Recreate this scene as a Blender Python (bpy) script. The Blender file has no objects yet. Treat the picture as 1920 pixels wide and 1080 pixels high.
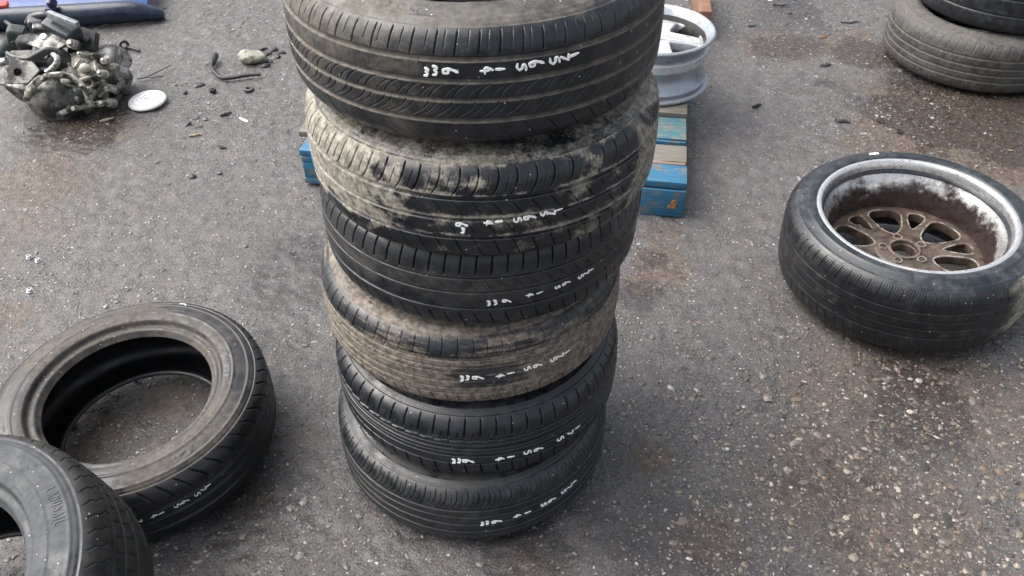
import bpy, bmesh, math, random
import numpy as np
from mathutils import Matrix, Vector

random.seed(7)
RNG = np.random.default_rng(11)
SC = bpy.context.scene
COL = SC.collection
R_ = math.radians

# ------------------------------------------------------------------ camera
CAM_H = 1.5604
FX, CX, CY = 1643.5, 960.0, 540.0
cr = Vector((1.0, -0.0031, -0.0036)).normalized()
cu = Vector((0.0048, 0.6509, 0.7591))
cu = (cu - cr * cu.dot(cr)).normalized()
cf = cu.cross(cr).normalized()
cam_d = bpy.data.cameras.new("camera")
cam_d.sensor_width = 36.0
cam_d.lens = FX / 1920 * 36
cam_d.clip_start = 0.02
cam_d.clip_end = 400
cam = bpy.data.objects.new("camera", cam_d)
COL.objects.link(cam)
m = Matrix((cr, cu, -cf)).transposed().to_4x4()
m.translation = Vector((0, 0, CAM_H))
cam.matrix_world = m
SC.camera = cam


def at(px, py, Y):
    """point of the yard seen at a photo pixel, at depth Y"""
    d = cr * ((px - CX) / FX) - cu * ((py - CY) / FX) + cf
    return Vector((0, 0, CAM_H)) + d * (Y / d.y)


def on(px, py, z=0.0):
    d = cr * ((px - CX) / FX) - cu * ((py - CY) / FX) + cf
    return Vector((0, 0, CAM_H)) + d * ((z - CAM_H) / d.z)


# ------------------------------------------------------------------ sky, sun, exposure
SUN_EL, SUN_AZ = R_(52), R_(-78)          # azimuth from +Y towards +X
w = bpy.data.worlds.new("World")
SC.world = w
w.use_nodes = True
nt = w.node_tree
bg = nt.nodes["Background"]
sky = nt.nodes.new("ShaderNodeTexSky")
sky.sky_type = 'NISHITA'
sky.sun_disc = False
sky.sun_elevation = SUN_EL
sky.sun_rotation = SUN_AZ
sky.dust_density = 6.0
sky.air_density = 1.2
hs = nt.nodes.new("ShaderNodeHueSaturation")
hs.inputs["Saturation"].default_value = 0.42
nt.links.new(sky.outputs[0], hs.inputs["Color"])
nt.links.new(hs.outputs[0], bg.inputs[0])
bg.inputs[1].default_value = 0.085

sd = bpy.data.lights.new("sun", 'SUN')
sd.energy = 1.5
sd.angle = R_(68)
sd.color = (1.0, 0.975, 0.94)
sun = bpy.data.objects.new("sun", sd)
COL.objects.link(sun)
sdir = Vector((math.sin(SUN_AZ) * math.cos(SUN_EL), math.cos(SUN_AZ) * math.cos(SUN_EL), math.sin(SUN_EL)))
sun.rotation_euler = sdir.to_track_quat('Z', 'Y').to_euler()
sun.location = (-4, 2, 6)

SC.view_settings.view_transform = 'Standard'
SC.view_settings.look = 'None'
SC.view_settings.gamma = 1.0
SC.view_settings.exposure = 1.66

# ------------------------------------------------------------------ noise in numpy
def _hash(i, j, k, s):
    i = i.astype(np.int64); j = j.astype(np.int64); k = k.astype(np.int64)
    h = (i * 374761393 + j * 668265263 + k * 2147483647 + s * 974711) & 0xFFFFFFFF
    h = ((h ^ (h >> 13)) * 1274126177) & 0xFFFFFFFF
    h = h ^ (h >> 16)
    return (h & 0xFFFFFF) / float(0xFFFFFF)


def vnoise(x, y, z, s=0):
    xi = np.floor(x); yi = np.floor(y); zi = np.floor(z)
    fx = x - xi; fy = y - yi; fz = z - zi
    fx = fx * fx * (3 - 2 * fx); fy = fy * fy * (3 - 2 * fy); fz = fz * fz * (3 - 2 * fz)
    out = 0
    for a in (0, 1):
        for b in (0, 1):
            for c in (0, 1):
                out = out + _hash(xi + a, yi + b, zi + c, s) * (fx if a else 1 - fx) * (fy if b else 1 - fy) * (fz if c else 1 - fz)
    return out


def fbm(x, y, z, octv=4, s=0):
    t = 0; a = 0.5; n = 0
    for o in range(octv):
        t = t + a * vnoise(x * 2 ** o, y * 2 ** o, z * 2 ** o, s + o); n += a; a *= 0.5
    return t / n


def sstep(a, b, x):
    t = np.clip((x - a) / (b - a), 0, 1)
    return t * t * (3 - 2 * t)


# ------------------------------------------------------------------ object helpers
def link(name, me, mat=None, parent=None, loc=None):
    o = bpy.data.objects.new(name, me)
    COL.objects.link(o)
    if mat is not None:
        me.materials.append(mat)
    if parent is not None:
        o.parent = parent
    if loc is not None:
        o.location = loc
    return o


def tag(o, label=None, cat=None, group=None, kind=None):
    if label: o['label'] = label
    if cat: o['category'] = cat
    if group: o['group'] = group
    if kind: o['kind'] = kind
    return o


def empty(name, loc, label, cat, group=None, rot=None):
    o = bpy.data.objects.new(name, None)
    COL.objects.link(o)
    o.location = loc
    o.empty_display_size = 0.05
    if rot is not None:
        o.rotation_mode = 'XYZ'
        o.rotation_euler = rot
    return tag(o, label, cat, group)


def raw_mesh(name, V, F, smooth=True, attrs=None):
    V = np.asarray(V, dtype=np.float32).reshape(-1, 3)
    F = np.asarray(F, dtype=np.int32)
    me = bpy.data.meshes.new(name)
    me.vertices.add(len(V)); me.vertices.foreach_set("co", V.ravel())
    k = F.shape[1]
    me.loops.add(F.size); me.loops.foreach_set("vertex_index", F.ravel())
    me.polygons.add(len(F))
    me.polygons.foreach_set("loop_start", np.arange(0, F.size, k, dtype=np.int32))
    me.polygons.foreach_set("loop_total", np.full(len(F), k, dtype=np.int32))
    me.polygons.foreach_set("use_smooth", np.full(len(F), smooth, dtype=bool))
    for nm, a in (attrs or {}).items():
        a = np.asarray(a, dtype=np.float32)
        if a.ndim == 1:
            at_ = me.attributes.new(nm, 'FLOAT', 'POINT'); at_.data.foreach_set("value", a)
        else:
            at_ = me.attributes.new(nm, 'FLOAT_COLOR', 'POINT')
            c4 = np.ones((len(a), 4), dtype=np.float32); c4[:, :3] = a
            at_.data.foreach_set("color", c4.ravel())
    me.update(calc_edges=True)
    return me


def grid_faces(n, mm, wrap):
    i = np.arange(n if wrap else n - 1)[:, None]; j = np.arange(mm - 1)[None, :]
    i2 = (i + 1) % n
    return np.stack([i * mm + j, i2 * mm + j, i2 * mm + j + 1, i * mm + j + 1], -1).reshape(-1, 4)


# ------------------------------------------------------------------ materials
def new_mat(name):
    mt = bpy.data.materials.new(name)
    mt.use_nodes = True
    t = mt.node_tree
    b = t.nodes["Principled BSDF"]
    return mt, t, b


def N(t, kind, **kw):
    n = t.nodes.new(kind)
    for k, v in kw.items():
        if k in n.inputs:
            n.inputs[k].default_value = v
        else:
            setattr(n, k, v)
    return n


def noise(t, co, scale, detail=4, rough=0.55):
    n = N(t, "ShaderNodeTexNoise", Scale=scale, Detail=detail, Roughness=rough)
    t.links.new(co, n.inputs["Vector"])
    return n.outputs["Fac"]


def ramp(t, fac, stops):
    r = t.nodes.new("ShaderNodeValToRGB")
    e = r.color_ramp.elements
    while len(e) < len(stops): e.new(0.5)
    for el, (p, c) in zip(e, stops):
        el.position = p
        el.color = (*c, 1) if not isinstance(c, (int, float)) else (c, c, c, 1)
    t.links.new(fac, r.inputs[0])
    return r.outputs[0]


def mixc(t, fac, a, b):
    n = t.nodes.new("ShaderNodeMix"); n.data_type = 'RGBA'
    for s, v in ((n.inputs[0], fac), (n.inputs[6], a), (n.inputs[7], b)):
        if hasattr(v, "is_output"): t.links.new(v, s)
        elif isinstance(v, (int, float)): s.default_value = v
        else: s.default_value = (*v, 1)
    return n.outputs[2]


def mth(t, op, a, b=None, clamp=False):
    n = t.nodes.new("ShaderNodeMath"); n.operation = op; n.use_clamp = clamp
    for s, v in ((n.inputs[0], a), (n.inputs[1], b)):
        if v is None: continue
        if hasattr(v, "is_output"): t.links.new(v, s)
        else: s.default_value = v
    return n.outputs[0]


def maprange(t, v, a, b, c=0.0, d=1.0):
    n = t.nodes.new("ShaderNodeMapRange"); n.interpolation_type = 'SMOOTHSTEP'
    n.inputs[1].default_value = a; n.inputs[2].default_value = b
    n.inputs[3].default_value = c; n.inputs[4].default_value = d
    t.links.new(v, n.inputs[0])
    return n.outputs[0]


def bump(t, b, h, strength, dist):
    n = t.nodes.new("ShaderNodeBump")
    n.inputs["Strength"].default_value = strength
    n.inputs["Distance"].default_value = dist
    t.links.new(h, n.inputs["Height"])
    t.links.new(n.outputs[0], b.inputs["Normal"])


def objco(t):
    return t.nodes.new("ShaderNodeTexCoord").outputs["Object"]


def mat_rubber(name, base=(0.0075, 0.0088, 0.0115), mud=(0.20, 0.18, 0.15), mud2=(0.30, 0.27, 0.23), rough=0.34, film=0.12, edge=(-0.02, 0.62), fine=.35):
    mt, t, b = new_mat(name)
    co = objco(t)
    a = t.nodes.new("ShaderNodeAttribute"); a.attribute_name = "mud"
    n1 = noise(t, co, 38, 6, 0.62)
    n2 = noise(t, co, 260, 4, 0.6)
    nn = mth(t, 'ADD', mth(t, 'MULTIPLY', n1, 1 - fine), mth(t, 'MULTIPLY', n2, fine))
    v = mth(t, 'ADD', mth(t, 'MULTIPLY', a.outputs["Fac"], 1.15), mth(t, 'SUBTRACT', nn, 0.62))
    fac = maprange(t, v, *edge)
    base2 = mixc(t, maprange(t, n1, 0.35, 0.7), base, tuple(c * 1.7 + film * 0.03 for c in base))
    mudc = mixc(t, maprange(t, noise(t, co, 90, 5, 0.6), 0.35, 0.65), mud, mud2)
    rub = mixc(t, fac, base2, mudc)
    sv = t.nodes.new("ShaderNodeTexVoronoi"); sv.inputs["Scale"].default_value = 150.0; t.links.new(co, sv.inputs["Vector"])
    ssp = t.nodes.new("ShaderNodeSeparateColor"); t.links.new(sv.outputs["Color"], ssp.inputs[0])
    dots = mth(t, 'MULTIPLY', maprange(t, sv.outputs["Distance"], .24, .12), maprange(t, mth(t, 'ADD', ssp.outputs[0], mth(t, 'MULTIPLY', n1, .10)), 1.012, 1.02))
    rub = mixc(t, dots, rub, (.45, .43, .40))
    mps = t.nodes.new("ShaderNodeMapping"); mps.inputs["Scale"].default_value = (1, 1, 7); t.links.new(co, mps.inputs[0])
    scf = maprange(t, noise(t, mps.outputs[0], 120, 5, .72), .64, .74, 0, .55)
    rub = mixc(t, scf, rub, tuple(c * .8 + .012 for c in mud))
    t.links.new(rub, b.inputs["Base Color"])
    rr = mth(t, 'ADD', maprange(t, n1, 0.3, 0.7, rough - 0.10, rough + 0.12), mth(t, 'MULTIPLY', fac, 0.4), True)
    t.links.new(rr, b.inputs["Roughness"])
    b.inputs["Specular IOR Level"].default_value = 0.5
    bump(t, b, mth(t, 'ADD', nn, mth(t, 'MULTIPLY', fac, 0.4)), 0.35, 0.0012)
    return mt


def mat_simple(name, col, rough=0.5, metal=0.0, var=0.35, scale=40, bumpd=0.0008, dirt=None, dirt_amt=0.5, dscale=14, spec=0.5):
    mt, t, b = new_mat(name)
    co = objco(t)
    n1 = noise(t, co, scale, 5, 0.6)
    c = mixc(t, maprange(t, n1, 0.3, 0.7), tuple(x * (1 - var) for x in col), tuple(min(1, x * (1 + var * 0.6)) for x in col))
    rsock = maprange(t, n1, 0.3, 0.7, max(0.05, rough - 0.1), min(1, rough + 0.1))
    if dirt is not None:
        n2 = noise(t, co, dscale, 7, 0.68)
        f = maprange(t, n2, 0.62 - dirt_amt * 0.28, 0.74 - dirt_amt * 0.28)
        c = mixc(t, f, c, dirt)
        rsock = mth(t, 'ADD', rsock, mth(t, 'MULTIPLY', f, 0.3), True)
        if metal:
            t.links.new(mth(t, 'MULTIPLY', mth(t, 'SUBTRACT', 1.0, f), metal), b.inputs["Metallic"])
    elif metal:
        b.inputs["Metallic"].default_value = metal
    t.links.new(c, b.inputs["Base Color"])
    t.links.new(rsock, b.inputs["Roughness"])
    b.inputs["Specular IOR Level"].default_value = spec
    bump(t, b, noise(t, co, scale * 4, 4, 0.6), 0.4, bumpd)
    return mt


M_chalk = mat_simple("paint_marker_white", (0.94, 0.94, 0.93), 0.6, var=.10, scale=300, dirt=(.25, .25, .25), dirt_amt=.05, dscale=420)
M_liner = mat_simple("inner_liner_rubber", (0.012, 0.012, 0.014), 0.40, var=0.4, scale=30)

# ------------------------------------------------------------------ ground
def mat_ground():
    mt, t, b = new_mat("wet_rough_asphalt")
    co = objco(t)
    at_d = t.nodes.new("ShaderNodeAttribute"); at_d.attribute_name = "dirt"
    big = noise(t, co, 1.7, 6, 0.6)
    mid = noise(t, co, 22, 6, 0.65)
    fine = noise(t, co, 170, 5, 0.7)
    base = mixc(t, maprange(t, mid, 0.33, 0.68), (0.036, 0.033, 0.0350), (0.094, 0.0875, 0.0885))
    base = mixc(t, maprange(t, fine, 0.40, 0.66, 0.0, 0.8), base, (0.142, 0.136, 0.131))
    # brown silt
    dn = mth(t, 'ADD', at_d.outputs["Fac"], mth(t, 'MULTIPLY', mth(t, 'SUBTRACT', mid, 0.5), 0.9))
    df = maprange(t, dn, 0.15, 0.75, 0.0, 0.85)
    silt = mixc(t, maprange(t, noise(t, co, 60, 5, 0.6), 0.35, 0.65), (0.052, 0.036, 0.026), (0.125, 0.094, 0.068))
    base = mixc(t, df, base, silt)
    # aggregate of two sizes
    hsum = mth(t, 'MULTIPLY', mid, 0.8)
    for sc, thr, lo, hi, seed in ((95, 0.60, 0.36, 0.24, 0.0), (190, 0.55, 0.38, 0.22, 3.3)):
        v = t.nodes.new("ShaderNodeTexVoronoi"); v.inputs["Scale"].default_value = sc
        mp = t.nodes.new("ShaderNodeMapping"); mp.inputs["Location"].default_value = (seed, seed, seed)
        wob = t.nodes.new("ShaderNodeMix"); wob.data_type = 'RGBA'; wob.blend_type = 'ADD'; wob.inputs[0].default_value = 0.008
        nz = N(t, "ShaderNodeTexNoise", Scale=140.0, Detail=2.0); t.links.new(co, nz.inputs["Vector"])
        t.links.new(co, wob.inputs[6]); t.links.new(nz.outputs["Color"], wob.inputs[7])
        t.links.new(wob.outputs[2], mp.inputs["Vector"]); t.links.new(mp.outputs[0], v.inputs["Vector"])
        sp = t.nodes.new("ShaderNodeSeparateColor"); t.links.new(v.outputs["Color"], sp.inputs[0])
        rnd = sp.outputs[0]
        inside = maprange(t, v.outputs["Distance"], hi + 0.12, hi)
        has = maprange(t, rnd, thr, thr + 0.05)
        f = mth(t, 'MULTIPLY', inside, has)
        scol = ramp(t, sp.outputs[1], [(0.0, (0.04, 0.04, 0.04)), (0.3, (0.12, 0.115, 0.11)), (0.55, (0.20, 0.17, 0.14)), (0.8, (0.30, 0.285, 0.265)), (1.0, (0.60, 0.57, 0.53))])
        base = mixc(t, mth(t, 'MULTIPLY', f, 0.85), base, scol)
        hsum = mth(t, 'ADD', hsum, mth(t, 'MULTIPLY', f, 0.55))
    hsum = mth(t, 'ADD', hsum, mth(t, 'MULTIPLY', fine, 0.75))
    at_w = t.nodes.new("ShaderNodeAttribute"); at_w.attribute_name = "wet"  # damp patches, plus the shade painted inside the leaning tyre's hole
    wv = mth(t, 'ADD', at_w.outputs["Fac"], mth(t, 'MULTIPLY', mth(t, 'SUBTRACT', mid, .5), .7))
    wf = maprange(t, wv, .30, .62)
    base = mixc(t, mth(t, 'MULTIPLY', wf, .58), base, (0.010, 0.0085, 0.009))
    t.links.new(base, b.inputs["Base Color"])
    wet = mth(t, 'ADD', maprange(t, big, 0.35, 0.65, 0.26, 0.44), maprange(t, fine, 0.3, 0.7, -0.05, 0.14))
    wet = mth(t, 'SUBTRACT', wet, mth(t, 'MULTIPLY', wf, .17), True)
    t.links.new(wet, b.inputs["Roughness"])
    b.inputs["Specular IOR Level"].default_value = 0.5
    bump(t, b, mth(t, 'MULTIPLY', hsum, maprange(t, wf, 0, 1, 1.0, .45)), 0.9, 0.006)
    return mt


# stains: pixel in the photo, radius in metres, strength
STAINS = [(60, 340, .22, .75), (30, 440, .20, .55), (150, 245, .20, .8), (20, 590, .10, .8), (1480, 85, .20, .95), (1600, 92, .20, .9), (1800, 230, .46, 1.0), (1880, 270, .30, 1.0),
          (1700, 180, .25, .7), (1240, 505, .10, 1.0), (1200, 530, .08, .9), (1640, 720, .30, .55), (1560, 900, .22, .6), (1800, 760, .30, .55), (1700, 1010, .25, .55), (1330, 1010, .10, .7), (1230, 860, .06, .8),
          (560, 830, .10, .5), (480, 930, .08, .55), (330, 740, .12, .55), (1000, 1060, .10, .5), (180, 820, .1, .6), (1250, 440, .08, .5), (480, 110, .12, .5)]


def ground_height(x, y):
    h = (fbm(x * 1.3, y * 1.3, x * 0, 3, 5) - 0.5) * 0.016
    h = h + (fbm(x * 9, y * 9, x * 0 + 2, 4, 9) - 0.5) * 0.010
    h = h + (fbm(x * 45, y * 45, x * 0 + 4, 3, 19) - 0.5) * 0.0065
    return h - 0.004


def axis(lo, hi, step, far):
    core = np.arange(lo, hi + 1e-6, step)
    g = step * np.cumsum(1.25 ** np.arange(1, 60))
    g = g[g < far]
    return np.concatenate([(lo - g)[::-1], core, hi + g])


gx = axis(-2.5, 2.5, 0.0058, 90); gy = axis(0.75, 4.1, 0.0060, 90)
GX, GY = np.meshgrid(gx, gy, indexing='ij')
GZ = ground_height(GX, GY)
far = np.maximum(np.abs(GX), np.abs(GY - 2.4))
GZ = np.where(far < 12, GZ, -0.004)
dirt = (fbm(GX * 1.1, GY * 1.1, GX * 0, 4, 31) - 0.56) * 0.9
dirt = dirt + 0.26 * sstep(0.25, 1.1, GX) * sstep(2.6, 1.2, GY)
for (px, py, rr, st) in STAINS:
    c = on(px, py)
    wob = (fbm(GX * 7, GY * 7, GX * 0 + 1, 4, 77) - 0.5) * 0.9
    d = np.sqrt((GX - c.x) ** 2 + (GY - c.y) ** 2) / rr
    dirt = np.maximum(dirt, st * sstep(1.25, 0.25, d + wob))
wet_and_shade = (fbm(GX * 1.6, GY * 1.6, GX * 0 + 3, 6, 131) - 0.50) * 2.9 + .06
for (px, py, rr, st) in [(1790, 215, .46, 1.0), (1640, 98, .20, .8), (1480, 85, .2, .7), (150, 240, .22, .9), (470, 970, .22, .75), (540, 880, .14, .6), (1000, 1050, .16, .6), (1700, 760, .26, .6), (720, 1060, .14, .55), (60, 520, .12, .5), (15, 1040, .20, 1.0), (620, 960, .12, .6), (1200, 560, .09, .6), (380, 210, .12, .5), (1230, 480, .10, .6), (200, 780, .2, .5)]:  # damp patches; the spot under the leaning tyre's hole paints its shade
    c = on(px, py)
    wob = (fbm(GX * 6, GY * 6, GX * 0 + 7, 4, 97) - 0.5) * 1.1
    d = np.sqrt((GX - c.x) ** 2 + (GY - c.y) ** 2) / rr
    wet_and_shade = np.maximum(wet_and_shade, st * sstep(1.3, 0.2, d + wob))
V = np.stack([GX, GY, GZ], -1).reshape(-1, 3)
me = raw_mesh("ground", V, grid_faces(len(gx), len(gy), False), True, {"dirt": np.clip(dirt, 0, 1).ravel(), "wet": np.clip(wet_and_shade, 0, 1).ravel()})
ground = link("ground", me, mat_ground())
tag(ground, kind="structure")


def gz(x, y):
    return float(ground_height(np.array([x]), np.array([y]))[0])


# loose grit, uncountable
def mat_grit():
    mt, t, b = new_mat("grit_stones")
    a = t.nodes.new("ShaderNodeAttribute"); a.attribute_name = "tint"
    co = objco(t)
    t.links.new(mixc(t, noise(t, co, 400, 3), a.outputs["Color"], (0.06, 0.057, 0.054)), b.inputs["Base Color"])
    b.inputs["Roughness"].default_value = 0.38
    return mt


def grit():
    bm = bmesh.new(); bmesh.ops.create_icosphere(bm, subdivisions=1, radius=1)
    bm.verts.ensure_lookup_table()
    IV = np.array([v.co[:] for v in bm.verts]); IF = np.array([[v.index for v in f.verts] for f in bm.faces]); bm.free()
    n = 150000
    x = RNG.uniform(-2.5, 2.5, n); y = 0.75 + 3.3 * RNG.random(n)
    keep = np.abs(x) < 0.55 + 0.60 * y
    dn = fbm(x * 2.2, y * 2.2, x * 0, 4, 55)
    extra = np.zeros(n)
    for px, py, rr in ((85, 505, .14), (1235, 505, .13), (490, 120, .14), (430, 200, .16), (1450, 60, .35), (1620, 230, .2), (1600, 900, .45), (1350, 1000, .25), (520, 1000, .12)):
        c = on(px, py); extra = np.maximum(extra, sstep(1.3, 0.2, np.hypot(x - c.x, y - c.y) / rr))
    keep &= RNG.random(n) < np.clip(0.22 + 1.8 * (dn - 0.42), 0.09, 0.8) + 0.8 * extra
    x = x[keep]; y = y[keep]; n = len(x)
    s = np.clip(np.exp(RNG.normal(math.log(0.0020), 0.48, n)), 0.0009, 0.0105)
    big = RNG.random(n) < 0.006
    s = np.where(big, RNG.uniform(0.005, 0.009, n), s)
    nr_ = sstep(.15, .7, x) * sstep(2.0, 1.2, y)
    s = np.clip(s * (1 + .45 * nr_), 0, .0105)
    z = ground_height(x, y)
    ang = RNG.uniform(0, 2 * np.pi, n)
    sc = np.stack([s * RNG.uniform(0.8, 1.6, n), s * RNG.uniform(0.65, 1.1, n), s * RNG.uniform(0.22, 0.55, n)], -1)
    P = IV[None] * sc[:, None] * (1 + RNG.uniform(-0.28, 0.28, (n, len(IV), 1)))
    ca, sa = np.cos(ang)[:, None], np.sin(ang)[:, None]
    X = P[..., 0] * ca - P[..., 1] * sa; Y = P[..., 0] * sa + P[..., 1] * ca
    Z = P[..., 2] + (z + sc[:, 2] * 0.10)[:, None]
    V = np.stack([X + x[:, None], Y + y[:, None], Z], -1).reshape(-1, 3)
    F = (IF[None] + (np.arange(n) * len(IV))[:, None, None]).reshape(-1, 3)
    pal = np.array([[.055, .055, .055], [.11, .108, .105], [.17, .165, .16], [.16, .13, .10], [.25, .235, .215], [.22, .175, .13], [.42, .41, .39], [.03, .03, .03], [.60, .59, .57]])
    pr = np.array([.13, .17, .17, .13, .13, .13, .07, .05, .02])
    tint = pal[RNG.choice(len(pal), n, p=pr)] * RNG.uniform(0.75, 1.2, (n, 1))
    tint = tint * (1 + nr_[:, None] * np.array([.30, .14, -.04]))
    me = raw_mesh("grit", V, F, False, {"tint": np.repeat(tint, len(IV), 0)})
    o = link("grit", me, mat_grit())
    tag(o, kind="stuff")


grit()

# ------------------------------------------------------------------ tyres
def pchip_fn(pts, n=600):
    """smooth curve through profile points (r,z): Catmull-Rom, returned as dense polyline"""
    P = np.array(pts, float)
    Q = np.vstack([2 * P[0] - P[1], P, 2 * P[-1] - P[-2]])
    out = []
    k = max(4, n // (len(P) - 1))
    for i in range(len(P) - 1):
        p0, p1, p2, p3 = Q[i:i + 4]
        tt = np.linspace(0, 1, k, endpoint=False)[:, None]
        out.append(0.5 * ((2 * p1) + (-p0 + p2) * tt + (2 * p0 - 5 * p1 + 4 * p2 - p3) * tt ** 2 + (-p0 + 3 * p1 - 3 * p2 + p3) * tt ** 3))
    out.append(P[-1:])
    return np.vstack(out)


def resample(poly, n):
    d = np.concatenate([[0], np.cumsum(np.hypot(*np.diff(poly, axis=0).T))])
    s = np.linspace(0, d[-1], n)
    return np.stack([np.interp(s, d, poly[:, 0]), np.interp(s, d, poly[:, 1])], -1)


def curve_normals(P, flip=1):
    g = np.gradient(P, axis=0)
    nn = np.stack([g[:, 1], -g[:, 0]], -1) * flip
    return nn / np.maximum(np.hypot(*nn.T), 1e-9)[:, None]


class Tyre:
    def __init__(s, R, hw, rb, bead=.70, sag=0.0):
        s.R, s.hw, s.rb = R, hw, rb
        H = R - rb
        s.half = pchip_fn([(R, 0), (R - .0008, .30 * hw), (R - .0022, .52 * hw), (R - .0055, .67 * hw), (R - .0125, .79 * hw), (R - .024, .875 * hw), (R - .042, .945 * hw),
                           (R - .38 * H - .022, 1.0 * hw), (R - .62 * H - .012, (.985 - sag) * hw), (rb + .026, (bead + .20 - sag) * hw), (rb + .012, (bead + .10 - sag * .6) * hw), (rb + .004, (bead + .045) * hw), (rb, bead * hw)])
        s.bead = bead
        k = np.argmax(s.half[:, 1] >= .86 * hw)
        s.zt = s.half[k, 1]
        s.tread_half = s.half[:k + 1]; s.side = s.half[k:]


def wrapd(a):
    return (a + np.pi) % (2 * np.pi) - np.pi


def grooves(z, gl):
    """circumferential grooves: list of (z, width, depth)"""
    d = np.zeros_like(z)
    for g in gl:
        zc, wd, dp = g[:3]
        d = np.maximum(d, dp * sstep(wd / 2 + .0007, wd / 2 - .0007, np.abs(z - zc)))
    return d


def sipes(th, z, R, z0, z1, n, wd, dp, slope=0.0, curve=0.0, phase=0.0, fade=0.003, jitter=0.0, zig=0.0):
    """lateral cuts across a rib between z0 and z1"""
    u = (z - (z0 + z1) / 2)
    off = slope * u + curve * u * u * 20
    if zig:
        off = off + zig * np.abs(((u / (z1 - z0) * 2) % 1.0) - 0.5)
    ph = th + off / R + phase
    cell = 2 * np.pi / n
    k = np.round(ph / cell)
    jit = (_hash(k, k * 0, k * 0, 3) - 0.5) * jitter * cell
    dist = np.abs(ph - k * cell - jit) * R
    win = sstep(z0 - fade, z0 + fade, z) * sstep(z1 + fade, z1 - fade, z)
    return dp * sstep(wd / 2 + .0008, max(wd / 2 - .0008, 0), dist) * win


def theta_axis(fine, coarse, a0=-205, a1=25):
    a = np.linspace(R_(a0), R_(a1), fine, endpoint=False)
    b = np.linspace(R_(a1), R_(a0 + 360), coarse, endpoint=False)
    return np.concatenate([a, b])


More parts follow.
